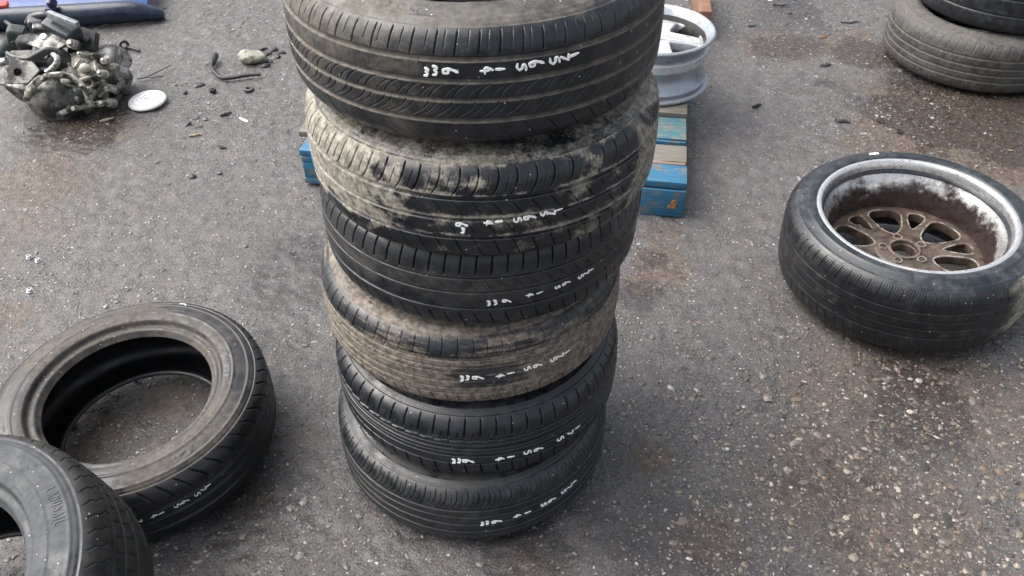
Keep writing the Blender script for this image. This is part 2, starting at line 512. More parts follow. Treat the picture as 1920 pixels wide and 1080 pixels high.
def build_tyre(root, ty, mats, tread_fn, mud_fn, side_mud=0.25, fine=1100, coarse=160, nz=128, part_root=None, ribs=1.0, a0=-205, a1=25, seed=0, squash=0.0):
    """tread, two sidewalls and inner liner under root"""
    th = theta_axis(fine, coarse, a0, a1)
    R, hw = ty.R, ty.hw
    half = ty.tread_half
    full = np.vstack([half[::-1] * [1, -1], half[1:]])
    prof = resample(full, nz)
    nr = curve_normals(prof, 1)
    if nr[nz // 2, 0] < 0: nr = -nr
    TH, Z = np.meshgrid(th, prof[:, 1], indexing='ij')
    Rr = np.broadcast_to(prof[:, 0], TH.shape)
    dep = tread_fn(TH, Z, ty)
    # worn, slightly uneven surface
    X, Y = np.cos(TH) * R, np.sin(TH) * R
    nz_ = fbm(X * 16 + seed, Y * 16, Z * 16, 3, seed)
    dep = dep + (nz_ - 0.5) * 0.0016
    edge = sstep(ty.zt, ty.zt - 0.006, np.abs(Z))
    dep = dep * edge
    r2 = Rr - dep * nr[:, 0]; z2 = Z - dep * nr[:, 1]
    Vt = np.stack([r2 * np.cos(TH), r2 * np.sin(TH), z2], -1)
    mud = np.clip(mud_fn(TH, Z, dep, ty, X, Y), 0, 1.2)
    me = raw_mesh("tread", Vt, grid_faces(len(th), nz, True), True, {"mud": mud.ravel()})
    tread = link("tread", me, mats[0], part_root or root)
    # sidewalls
    out = [tread]
    ths = theta_axis(int(fine * 0.62), int(coarse * 0.8), a0, a1)
    for sgn in (1, -1):
        ns = 90
        sp = resample(ty.side, ns)
        sn = curve_normals(sp, 1)
        if sn[ns // 2, 1] < 0: sn = -sn
        TH2, RR = np.meshgrid(ths, sp[:, 0], indexing='ij')
        q = (sp[:, 0] - ty.rb) / (R - ty.rb)           # 0 bead .. 1 tread
        h = np.zeros_like(TH2)
        if ribs:
            for qq, wdt, hh in ((.10, .006, .0022), (.17, .004, -.0012), (.24, .003, .0010), (.44, .003, .0008), (.70, .003, .0009), (.80, .003, -.0010), (.84, .003, .0011)):
                h = h + ribs * hh * np.exp(-(((q - qq) * (R - ty.rb)) / wdt) ** 2)[None]
            ser = sstep(.855, .875, q) * sstep(.925, .905, q)
            h = h + 0.0006 * ser[None] * np.sign(np.sin(TH2 * 190))
            # a few raised moulded blocks of small print
            for kk in range(9):
                tc = _hash(np.array([kk + seed * 13]), np.array([1]), np.array([2]), 8)[0] * 2 * np.pi
                wn = sstep(.17, .155, np.abs(wrapd(TH2 - tc)))
                band = (sstep(.28, .30, q) * sstep(.40, .38, q)) if kk % 2 else (sstep(.52, .54, q) * sstep(.66, .64, q))
                dash = sstep(.45, .6, fbm(TH2 * 38, RR * 160, RR * 0, 2, 40 + kk + seed))
                h = h + 0.0007 * wn * band[None] * dash
        h[:, 0] = 0; h[:, -1] = 0
        r3 = RR + h * sn[:, 0][None]; z3 = sp[:, 1][None] + h * sn[:, 1][None]
        Vs = np.stack([r3 * np.cos(TH2), r3 * np.sin(TH2), sgn * z3], -1)
        X2, Y2 = RR * np.cos(TH2), RR * np.sin(TH2)
        nn = fbm(X2 * 9 + seed, Y2 * 9, RR * 0 + sgn, 4, 60 + seed)
        sm = side_mud(TH2, q[None], nn) if callable(side_mud) else side_mud * (0.5 + nn)
        F = grid_faces(len(ths), ns, True)
        if sgn < 0: F = F[:, ::-1]
        me = raw_mesh("sidewall", Vs, F, True, {"mud": np.clip(sm + 0 * TH2, 0, 1.2).ravel()})
        out.append(link("sidewall", me, mats[1], part_root or root))
    # inner liner
    thi = np.linspace(0, 2 * np.pi, 160, endpoint=False)
    rb = ty.rb
    inner = pchip_fn([(rb, ty.bead * hw), (rb + .002, ty.bead * hw - .004), (rb + .012, ty.bead * hw - .004), (rb + .03, max(.80, ty.bead) * hw), (R - .05, .90 * hw), (R - .026, .74 * hw), (R - .017, .40 * hw), (R - .016, 0)], 200)
    inner = resample(np.vstack([inner, (inner[::-1] * [1, -1])[1:]]), 70)
    A, B = np.meshgrid(thi, inner[:, 0], indexing='ij')
    rip = 0.0005 * np.sin(A * 150) * sstep(R - .05, R - .02, B)
    Vi = np.stack([(B - rip) * np.cos(A), (B - rip) * np.sin(A), np.broadcast_to(inner[:, 1], A.shape)], -1)
    me = raw_mesh("inner_liner", Vi, grid_faces(len(thi), 70, True)[:, ::-1], True, {"mud": np.zeros(A.size)})
    out.append(link("inner_liner", me, M_liner, part_root or root))
    return out


# --- hand written size marks. strokes in a unit box: u across, v up
GLY = {
    '1': [[(.5, .12), (.5, .88)]],
    '7': [[(.12, .93), (.85, .98), (.80, .85), (.35, 0)]],
    '5': [[(.85, .98), (.25, .95), (.2, .58), (.62, .62), (.85, .36), (.62, .06), (.15, .08)]],
    '6': [[(.78, 1.1), (.42, .72), (.22, .35), (.38, .04), (.72, .08), (.80, .36), (.55, .5), (.26, .34)]],
    '4': [[(.60, .98), (.12, .40), (.92, .36)], [(.60, .66), (.56, .05)]],
    'm': [[(.1, .05), (.12, .6), (.32, .66), (.45, .2), (.58, .64), (.80, .6), (.9, .05)]],
    'L': [[(.15, 1), (.15, 0), (.85, 0)]],
    'A': [[(.05, 0), (.5, 1), (.95, 0)], [(.25, .36), (.75, .36)]],
    'N': [[(.1, 0), (.1, 1), (.9, 0), (.9, 1)]],
    'D': [[(.12, 0), (.12, 1), (.6, .95), (.88, .6), (.88, .4), (.6, .05), (.12, 0)]],
    'S': [[(.88, .88), (.5, 1), (.15, .80), (.3, .55), (.7, .45), (.88, .2), (.5, 0), (.12, .12)]],
    'I': [[(.5, 0), (.5, 1)]],
    '/': [[(.3, 0), (.7, 1)]],
}


def stroke_solid(polys, place, hw_, h0, h1, name, mat, parent):
    """raised strokes: polys in 2-D surface metres, place(a,b,h)->xyz"""
    Vv, Ff = [], []
    lift = 0
    for poly in polys:
        P = np.array(poly, float)
        # round the corners and jitter the pen width
        dense = [P[0]]
        for i in range(len(P) - 1):
            for k in range(1, 4): dense.append(P[i] + (P[i + 1] - P[i]) * k / 3)
        P = np.array(dense)
        for _ in range(1):
            P[1:-1] = P[1:-1] * .5 + (P[:-2] + P[2:]) * .25
        g = np.gradient(P, axis=0); g /= np.maximum(np.hypot(*g.T), 1e-9)[:, None]
        nrm = np.stack([-g[:, 1], g[:, 0]], -1)
        P[0] -= g[0] * hw_ * .6; P[-1] += g[-1] * hw_ * .6
        wd = hw_ * (1 + 0.22 * np.sin(np.arange(len(P)) * 1.7 + lift))
        wd[0] *= .6; wd[-1] *= .6
        b0 = len(Vv)
        hh = h1 + (lift % 5) * 0.00006
        for p, nn, wdi in zip(P, nrm, wd):
            for sgn, ht in ((1, h0), (1, hh), (-1, hh), (-1, h0)):
                q = p + nn * sgn * wdi
                Vv.append(place(q[0], q[1], ht))
        for i in range(len(P) - 1):
            a = b0 + i * 4; c = a + 4
            for e in range(3):
                Ff.append((a + e, c + e, c + e + 1, a + e + 1))
        Ff.append((b0, b0 + 1, b0 + 2, b0 + 3)); e_ = b0 + (len(P) - 1) * 4
        Ff.append((e_ + 3, e_ + 2, e_ + 1, e_))
        lift += 1
    me = raw_mesh(name, Vv, Ff, False, {"mud": np.full(len(Vv), 0.35)})
    bm = bmesh.new(); bm.from_mesh(me); bmesh.ops.recalc_face_normals(bm, faces=bm.faces); bm.to_mesh(me); bm.free()
    return link(name, me, mat, parent)


def size_mark(parent, R, chars, size=0.0185, wd=0.85, pen=0.0013):
    """chars: (glyph, angle in degrees, z) written along the tread, tops towards +theta"""
    made = []

    def place(a, b, h):
        return ((R + h) * math.cos(a / R), (R + h) * math.sin(a / R), b)
    rr = random.Random(len(chars) + int(chars[0][1] * 10))
    for g, ang, z in chars:
        sz = size * rr.uniform(.9, 1.08)
        ww = wd * (0.85 if g == 'm' else 1)
        hh = 0.62 if g == 'm' else (1.4 if g == '6' else (1.25 if g in '14' else 1))
        tw = rr.uniform(-.18, .18)
        polys = []
        for st in GLY[g]:
            pl = []
            for u, v in st:
                du, dv = (u - .5) * sz * ww * (1.5 if g == 'm' else 1), (v - .5) * sz * hh
                du, dv = du * math.cos(tw) - dv * math.sin(tw), du * math.sin(tw) + dv * math.cos(tw)
                pl.append((R_(ang) * R + dv, z - du))
            polys.append(pl)
        made.append(stroke_solid(polys, place, pen, -0.003, 0.0006, "painted_letter" if g == 'm' else ("pen_stroke" if g == '/' else "painted_digit"), M_chalk, parent))
    return made


def smudge(X, Y, Z, sc, seed):
    return fbm(X * sc, Y * sc, Z * sc, 5, seed)


# ---- tread patterns ------------------------------------------------------
def tread_top(TH, Z, t):
    gl = [(.049, .0065, .0036), (.019, .0055, .0036), (-.0085, .0040, .0026), (-.039, .0055, .0036)]
    d = grooves(Z, gl)
    R = t.R
    d = np.maximum(d, sipes(TH, Z, R, .0535, .083, 62, .0016, .0030, slope=-.16, jitter=.16))
    d = np.maximum(d, sipes(TH, Z, R, .062, .083, 62, .0009, .0014, slope=-.16, phase=R_(2.9), jitter=.3))
    d = np.maximum(d, sipes(TH, Z, R, -.006, .0155, 58, .0013, .0022, slope=-1.0, curve=-1.9))
    d = np.maximum(d, sipes(TH, Z, R, -.004, .013, 58, .0010, .0014, slope=-1.1, curve=-1.9, phase=R_(2.2)))
    d = np.maximum(d, sipes(TH, Z, R, -.034, -.011, 58, .0013, .0022, slope=-1.1, curve=1.9, phase=R_(3)))
    d = np.maximum(d, sipes(TH, Z, R, -.034, -.013, 58, .0010, .0014, slope=-1.1, curve=1.9, phase=R_(1)))
    d = np.maximum(d, sipes(TH, Z, R, -.078, -.046, 54, .0014, .0020, slope=.75, jitter=.1))
    # moulded ridges of the rim protector
    return d


def tread_muddy(TH, Z, t):
    gl = [(.036, .0062, .006), (.0, .0050, .0055), (-.033, .0058, .006)]
    d = grooves(Z, gl)
    R = t.R
    d = np.maximum(d, sipes(TH, Z, R, .041, .079, 64, .0019, .0042, slope=-.30, curve=.6, jitter=.12))
    d = np.maximum(d, sipes(TH, Z, R, .045, .070, 64, .0009, .0016, slope=-.30, phase=R_(2.8)))
    d = np.maximum(d, sipes(TH, Z, R, .006, .029, 64, .0016, .0030, slope=.7))
    d = np.maximum(d, sipes(TH, Z, R, -.027, -.006, 64, .0016, .0030, slope=.7, phase=R_(2)))
    d = np.maximum(d, sipes(TH, Z, R, -.078, -.038, 64, .0018, .0036, slope=.35))
    return d


def tread_third(TH, Z, t):
    gl = [(.034, .0028, .0048), (.006, .0028, .0045), (-.029, .0032, .005)]
    d = grooves(Z, gl)
    R = t.R
    d = np.maximum(d, sipes(TH, Z, R, .041, .078, 72, .0022, .0046, slope=-.12))
    d = np.maximum(d, sipes(TH, Z, R, .010, .026, 72, .0018, .0022, slope=.75, phase=R_(1)))
    d = np.maximum(d, sipes(TH, Z, R, .016, .031, 72, .0012, .0016, slope=.75, phase=R_(3)))
    d = np.maximum(d, sipes(TH, Z, R, -.028, -.018, 36, .0018, .0022, slope=.8, phase=R_(2)))
    d = np.maximum(d, sipes(TH, Z, R, -.079, -.040, 72, .0020, .0040, slope=.30))
    return d


def tread_brown(TH, Z, t):
    gl = [(.040, .003, .0025), (.025, .004, .0032), (.013, .0025, .0024), (-.009, .004, .0030), (-.027, .003, .0024), (-.042, .004, .003)]
    d = grooves(Z, gl)
    R = t.R
    d = np.maximum(d, sipes(TH, Z, R, .044, .079, 70, .0019, .0018, slope=-.12, curve=.5, jitter=.12))
    d = np.maximum(d, sipes(TH, Z, R, .027, .039, 60, .0020, .0020, slope=1.2))
    d = np.maximum(d, sipes(TH, Z, R, .012, .024, 60, .0020, .0020, slope=-1.2))
    d = np.maximum(d, sipes(TH, Z, R, -.026, -.011, 80, .0014, .0014, slope=.9))
    d = np.maximum(d, sipes(TH, Z, R, -.078, -.044, 74, .0022, .0024, slope=.25, jitter=.15))
    return d


def tread_fifth(TH, Z, t):
    R = t.R
    zz = .0014 * np.sign(np.sin(TH * 62))
    d = grooves(Z + zz, [(.036, .0045, .0048)])
    d = np.maximum(d, grooves(Z, [(.024, .0018, .003), (.014, .0050, .0065), (.003, .0018, .003), (-.007, .0048, .0065), (-.030, .0036, .006)]))
    d = np.maximum(d, sipes(TH, Z, R, .043, .080, 62, .0024, .0046, slope=-.08))
    d = np.maximum(d, sipes(TH, Z, R, .041, .054, 62, .0018, .0026, slope=-.22, phase=R_(2.9)))
    d = np.maximum(d, sipes(TH, Z, R, .026, .034, 124, .0010, .0015, slope=.5))
    d = np.maximum(d, sipes(TH, Z, R, -.079, -.034, 62, .0034, .0048, slope=.1))
    return d


def tread_bottom(TH, Z, t):
    gl = [(.037, .0052, .0055), (.017, .0030, .004), (-.006, .0058, .006), (-.031, .0052, .006), (-.050, .0020, .003)]
    d = grooves(Z, gl)
    R = t.R
    d = np.maximum(d, sipes(TH, Z, R, .041, .080, 84, .0018, .0028, slope=-.32, curve=.9))
    d = np.maximum(d, sipes(TH, Z, R, .043, .072, 84, .0014, .0020, slope=-.32, curve=.9, phase=R_(2.1)))
    d = np.maximum(d, sipes(TH, Z, R, -.028, -.010, 60, .0012, .0014, slope=.8))
    d = np.maximum(d, sipes(TH, Z, R, -.078, -.052, 84, .0018, .0026, slope=.3))
    return d


def tread_flat(TH, Z, t):
    gl = [(.030, .006, .0055), (.004, .0065, .0058), (-.030, .006, .0055)]
    d = grooves(Z, gl)
    R = t.R
    d = np.maximum(d, sipes(TH, Z, R, .043, .081, 50, .0032, .0050, slope=.75, curve=1.2))
    d = np.maximum(d, sipes(TH, Z, R, .009, .026, 58, .0016, .002, slope=.9))
    d = np.maximum(d, sipes(TH, Z, R, -.078, -.036, 58, .0026, .0034, slope=-.4))
    return d


def tread_lean(TH, Z, t):
    gl = [(.050, .0018, .002), (.018, .006, .005), (-.020, .006, .005), (-.052, .0018, .002)]
    d = grooves(Z, gl)
    R = t.R
    d = np.maximum(d, sipes(TH, Z, R, .052, .098, 70, .0018, .0024, slope=.6, zig=.010))
    d = np.maximum(d, sipes(TH, Z, R, .024, .040, 70, .0036, .0036, slope=.25))
    d = np.maximum(d, sipes(TH, Z, R, .016, .024, 70, .0050, .0046, slope=.4, phase=R_(1.6)))
    d = np.maximum(d, sipes(TH, Z, R, -.014, .010, 70, .0032, .0036, slope=.3, phase=R_(3)))
    d = np.maximum(d, sipes(TH, Z, R, -.050, -.024, 70, .0030, .0036, slope=-.3))
    return d


def tread_wheel(TH, Z, t):
    gl = [(.046, .0032, .0024), (.020, .0026, .0024), (-.006, .0030, .0024), (-.034, .0035, .0024)]
    d = grooves(Z, gl)
    R = t.R
    d = np.maximum(d, sipes(TH, Z, R, .062, .098, 76, .0022, .0024, slope=-.1))
    d = np.maximum(d, sipes(TH, Z, R, .075, .098, 304, .0010, .0010, slope=-.3))
    d = np.maximum(d, sipes(TH, Z, R, .022, .043, 76, .0012, .0012, slope=.8))
    d = np.maximum(d, sipes(TH, Z, R, -.03, -.008, 76, .0012, .0012, slope=.8))
    d = np.maximum(d, sipes(TH, Z, R, -.095, -.04, 76, .0022, .0022, slope=.2))
    return d


def tread_worn(TH, Z, t):
    gl = [(.040, .006, .003), (.010, .006, .003), (-.018, .006, .003), (-.045, .006, .003)]
    d = grooves(Z, gl)
    d = np.maximum(d, sipes(TH, Z, t.R, .047, .09, 70, .0024, .0026, slope=-.2))
    d = np.maximum(d, sipes(TH, Z, t.R, -.09, -.050, 70, .0020, .0016, slope=.2))
    return d


def tread_dark(TH, Z, t):
    gl = [(.030, .006, .004), (-.028, .006, .004)]
    d = grooves(Z, gl)
    d = np.maximum(d, sipes(TH, Z, t.R, -.09, -.034, 64, .0022, .0024, slope=.5))
    d = np.maximum(d, sipes(TH, Z, t.R, .036, .09, 64, .0022, .0024, slope=-.5))
    d = np.maximum(d, sipes(TH, Z, t.R, -.022, .024, 64, .0015, .0018, slope=.9))
    return d


deg = np.degrees


def angdist(TH, a):
    return np.abs(deg(wrapd(TH - R_(a))))


# ---- mud on the treads ---------------------------------------------------
def mud_top(TH, Z, dep, t, X, Y):
    s1 = smudge(X, Y, Z, 11, 3)
    left = sstep(80, 10, angdist(TH, -150))
    m = 0.15 + 0.34 * left * sstep(.0, .07, Z) + 0.85 * (s1 - .5)
    g = np.maximum.reduce([sstep(.0042, .0024, np.abs(Z - zc)) for zc in (.0475, .0175, -.0098, -.0405)])
    m = m + g * (0.62 + 0.30 * left) * (.7 + .8 * (smudge(X, Y, Z, 30, 6) - .4))
    return m - 0.10 * sstep(60, 20, angdist(TH, -40))


def mud_muddy(TH, Z, dep, t, X, Y):
    s1 = smudge(X, Y, Z, 9, 13); s2 = smudge(X, Y, Z, 34, 14)
    left = sstep(62, 14, angdist(TH, -165))
    right = sstep(48, 12, angdist(TH, -22))
    m = 0.16 + left * (0.66 + 1.6 * (s1 - .45)) * sstep(-.055, -.02, Z + (s2 - .5) * .06) + right * 0.60 * sstep(.40, .56, s1) + 0.95 * (s2 - .5)
    m = m + sstep(.075, .082, Z) * 0.25
    g = np.maximum.reduce([np.exp(-((Z - zc) / .004) ** 2) for zc in (.0405, .0040, -.0285)])
    return m + 0.30 * g * sstep(.4, .55, s2 + .08)


def mud_third(TH, Z, dep, t, X, Y):
    s1 = smudge(X, Y, Z, 9, 23)
    right = sstep(45, 8, angdist(TH, -18))
    return 0.18 + 0.5 * (s1 - .5) + 0.30 * right * sstep(.45, .6, s1) + .18 * sstep(.03, -.02, np.abs(Z - .02) - .02)


def mud_brown(TH, Z, dep, t, X, Y):
    s1 = smudge(X, Y, Z, 9, 33); s2 = fbm(X * 22, Y * 22, Z * 190, 4, 34)
    low = sstep(.052, .030, Z)
    left = sstep(70, 20, angdist(TH, -150)); right = sstep(50, 15, angdist(TH, -25))
    m = 0.24 + low * (0.30 + 0.52 * np.maximum(left, right)) + 0.7 * (s1 - .5) + .75 * (s2 - .5)
    return m - .24 * sstep(22, 8, angdist(TH, -80)) * sstep(.035, .02, np.abs(Z - .0))


def mud_clean(a):
    def f(TH, Z, dep, t, X, Y):
        return a + 0.4 * (smudge(X, Y, Z, 10, 43) - .5)
    return f


def mud_wheel(TH, Z, dep, t, X, Y):
    s1 = smudge(X, Y, Z, 12, 53)
    s2 = fbm(X * 30, Y * 30, Z * 30, 4, 54)
    return 0.05 + 0.3 * (s1 - .5) + .85 * sstep(34, 6, angdist(TH, -38) + (s1 - .5) * 40) * sstep(.5, .30, np.abs(Z / .2 - .05) + (s1 - .5) * .6) * (.45 + 1.1 * s2)


def mud_worn(TH, Z, dep, t, X, Y):
    s1 = smudge(X, Y, Z, 10, 63)
    return 0.33 + 0.5 * (s1 - .5) + 0.5 * sstep(.0008, .002, dep)


# ---- the stack of six ------------------------------------------------------
ST = [(-0.0549, 1.3284), (-0.047, 1.3083), (-0.056, 1.3518), (-0.0792, 1.3425), (-0.0725, 1.3215), (-0.0872, 1.2968)]
SP = 0.18104
GROUP = "tyres in the tall stack of six"
G1 = ['1', '7', '5', '6', '5', '1', '4', '6', 'm', 'm']
MARKS = [
    (.034, [-61.7, -64.4, -67.4, -72.7, -76.4, -81.9, -85.4, -94.9, -98.3, -100.6], [.047, .046, .045, .046, .043, .043, .043, .042, .041, .038]),
    (-.002, [-66.6, -68.8, -71.2, -75.7, -79.0, -84.3, -87.4, -95.2, -94.5], [.002, -.001, .001, -.001, -.003, -.003, -.004, -.007, -.018]),
    (-.008, [-49.9, -51.9, -54.3, -60.3, -63.4, -69.7, -73.1, -80.8, -84.1, -86.2], [-.003, -.004, -.006, -.006, -.008, -.009, -.009, -.014, -.015, -.016]),
    (.002, [-52.6, -55.6, -58.6, -65.1, -68.8, -74.8, -78.5, -86.4, -89.5, -91.4], [.004, .003, .002, .003, .003, .002, 0, .001, .001, -.001]),
    (-.018, [-47.3, -51.2, -55.9, -65.7, -69.9, -76.3, -80.5, -92.4, -95.2, -97.2], [-.016, -.017, -.017, -.018, -.017, -.018, -.019, -.020, -.021, -.023]),
    (.001, [-43.2, -46.2, -49.4, -55.7, -59.3, -66.5, -70.9, -79.4, -82.6, -84.5], [.008, .006, .005, .003, .002, 0, 0, -.003, -.003, -.005]),
]
STACK = [
    ("worn grey-black tyre with lighter grooves and arc-shaped cuts, topmost of the tall stack", tread_top, mud_top, dict(mud=(.070, .063, .053), mud2=(.135, .120, .098)), .40),
    ("mud-caked tyre with pale dried mud patches, second from the top of the tall stack", tread_muddy, mud_muddy, dict(mud=(.125, .112, .088), mud2=(.30, .28, .235), edge=(.13, .44), fine=.5), .40),
    ("clean black tyre with crisp shoulder slots, third from the top of the tall stack", tread_third, mud_third, dict(mud=(.045, .043, .042), mud2=(.07, .067, .062)), .28),
    ("brown dust-coated tyre with clogged grooves, fourth from the top of the tall stack", tread_brown, mud_brown, dict(mud=(.078, .066, .054), mud2=(.215, .182, .145), edge=(.06, .50), fine=.5), .46),
    ("clean black tyre with slotted shoulder, second from the bottom of the tall stack", tread_fifth, mud_clean(.10), dict(mud=(.03, .03, .03), mud2=(.045, .044, .042)), .20),
    ("dull black tyre resting on the wet ground, lowest of the tall stack", tread_bottom, mud_clean(.22), dict(mud=(.036, .035, .033), mud2=(.058, .056, .052)), .32),
]
for i, (lab, tf, mf, mk, smd) in enumerate(STACK):
    zc = SP / 2 + SP * (5 - i) + (0.008 if i == 0 else 0) + 0.001
    hw = 0.0925 if i else 0.0965
    ty = Tyre(0.2915, hw, *((.1745,) if i else (.1745, .68, .075)))
    root = empty("stacked_tyre", (ST[i][0], ST[i][1], zc - hw), lab, "tyre", GROUP)
    mt_ = mat_rubber("tyre_rubber_%d" % i, **mk)
    hub = root
    parts = build_tyre(root, ty, (mt_, mt_), tf, mf, smd, fine=1700 if i < 4 else 1300, nz=210, seed=i * 3)
    zo, angs, zs = MARKS[i]
    dz = -0.008 if i == 0 else 0
    ch = [(g, a, z + dz) for g, a, z in zip(G1 if i != 1 else G1[:9], angs, zs)]
    parts.extend(size_mark(root, 0.2915, ch, size=(.0132, .0112, .0104, .0128, .0140, .0128)[i], pen=(.00145, .00135, .00125, .00140, .00145, .00150)[i]))
    for p in parts: p.location = (0, 0, hw)


def place_tilted(root, x, y, z, tx, ty_):
    Rx = Matrix.Rotation(tx, 4, 'X'); Ry = Matrix.Rotation(ty_, 4, 'Y')
    root.rotation_mode = 'XYZ'
    root.rotation_euler = (Ry @ Rx).to_euler('XYZ')
    root.location = (x, y, z)


# ---- flat tyre on the left -------------------------------------------------
def side_flat(TH, q, nn):
    return 0.36 + 1.0 * (nn - .47) + 0.35 * sstep(.16, .02, q) * sstep(70, 20, angdist(TH, 15)) - .14 * sstep(.40, .62, q) * sstep(.95, .8, q)


ty = Tyre(0.2915, 0.0925, 0.1745)
root = empty("flat_tyre", (0, 0, 0), "grey tyre lying flat by itself, wet ground showing through its open hole", "tyre")
mA = mat_rubber("tyre_rubber_flat", base=(.006, .0065, .008), mud=(.03, .03, .03), mud2=(.045, .044, .042), rough=.40)
mB = mat_rubber("sidewall_rubber_flat", base=(.012, .012, .013), mud=(.048, .043, .039), mud2=(.092, .080, .066), rough=.38)
build_tyre(root, ty, (mA, mB), tread_flat, mud_clean(.06), side_flat, ribs=1.9, fine=1000, nz=120, seed=21)
size_mark(root, 0.2915, [(g, a, z) for g, a, z in zip(['1', '7', '5', '6', '5', '1', '4', '7', 'm'], [-43.5, -45.8, -48.6, -53.9, -56.9, -63.0, -65.8, -71.4, -74.4],
                                                     [.0235, .0225, .020, .020, .019, .018, .018, .017, .016])], size=.0110, pen=.0009)
sz_ = ty.side[np.argsort(ty.side[:, 0])]


def flat_place(a, b, h):
    r = .262 + b
    return (r * math.cos(a), r * math.sin(a), float(np.interp(r, sz_[:, 0], sz_[:, 1])) + h)


stroke_solid([[(R_(81), .006), (R_(77.5), .0075), (R_(76.5), -.004)]], flat_place, .0013, -.003, .0008, "paint_tick", M_chalk, root)
place_tilted(root, -0.8206, 1.2781, 0.0925 + 0.011, 0.048, -0.015)
fl = root

# ---- big tyre leaning in the lower left corner ------------------------------
ty = Tyre(0.335, 0.118, 0.208)
root = empty("leaning_tyre", (0, 0, 0), "large grey tyre with raised lettering on its sidewall, propped against the lone flat tyre", "tyre")
mA = mat_rubber("tyre_rubber_leaning", base=(.012, .012, .012), mud=(.032, .029, .026), mud2=(.05, .046, .041), rough=.5)
mB = mat_rubber("sidewall_rubber_leaning", base=(.014, .017, .020), mud=(.040, .044, .048), mud2=(.058, .062, .067), rough=.36)
parts = build_tyre(root, ty, (mA, mB), tread_lean, mud_clean(.22), lambda TH, q, nn: .50 + .9 * (nn - .5) - .12 * sstep(.1, .0, np.abs(q - .2) - .04), ribs=1.9, fine=1300, nz=130, a0=-110, a1=110, seed=27)
side_z = ty.side[np.argsort(ty.side[:, 0])]


def lean_place(a, b, h):
    r = b
    return (r * math.cos(a), r * math.sin(a), float(np.interp(r, side_z[:, 0], side_z[:, 1])) + h)


polys = []
LT = "LANDSAIL"
r0, r1 = .277, .297
ang0 = 39.0
pos = ang0
for g in LT:
    adv = 1.0 if g == 'I' else 1.85
    for st in GLY[g]:
        wd_ = (2.0 if g != 'I' else 1.2)
        pl = []
        for u, v in st:
            a = R_(pos - (u - .5) * adv * .80 - adv / 2)
            pl.append((a * r0, r0 + (r1 - r0) * v))
        polys.append(pl)
    pos -= adv + .35


def lean_place2(a, b, h):
    return lean_place(a / r0, b, h)


stroke_solid(polys, lean_place2, .0012, -.003, .0009, "raised_lettering", mB, root)
place_tilted(root, -0.9387, 0.7158, 0.2011, 0.1719, -0.2175)

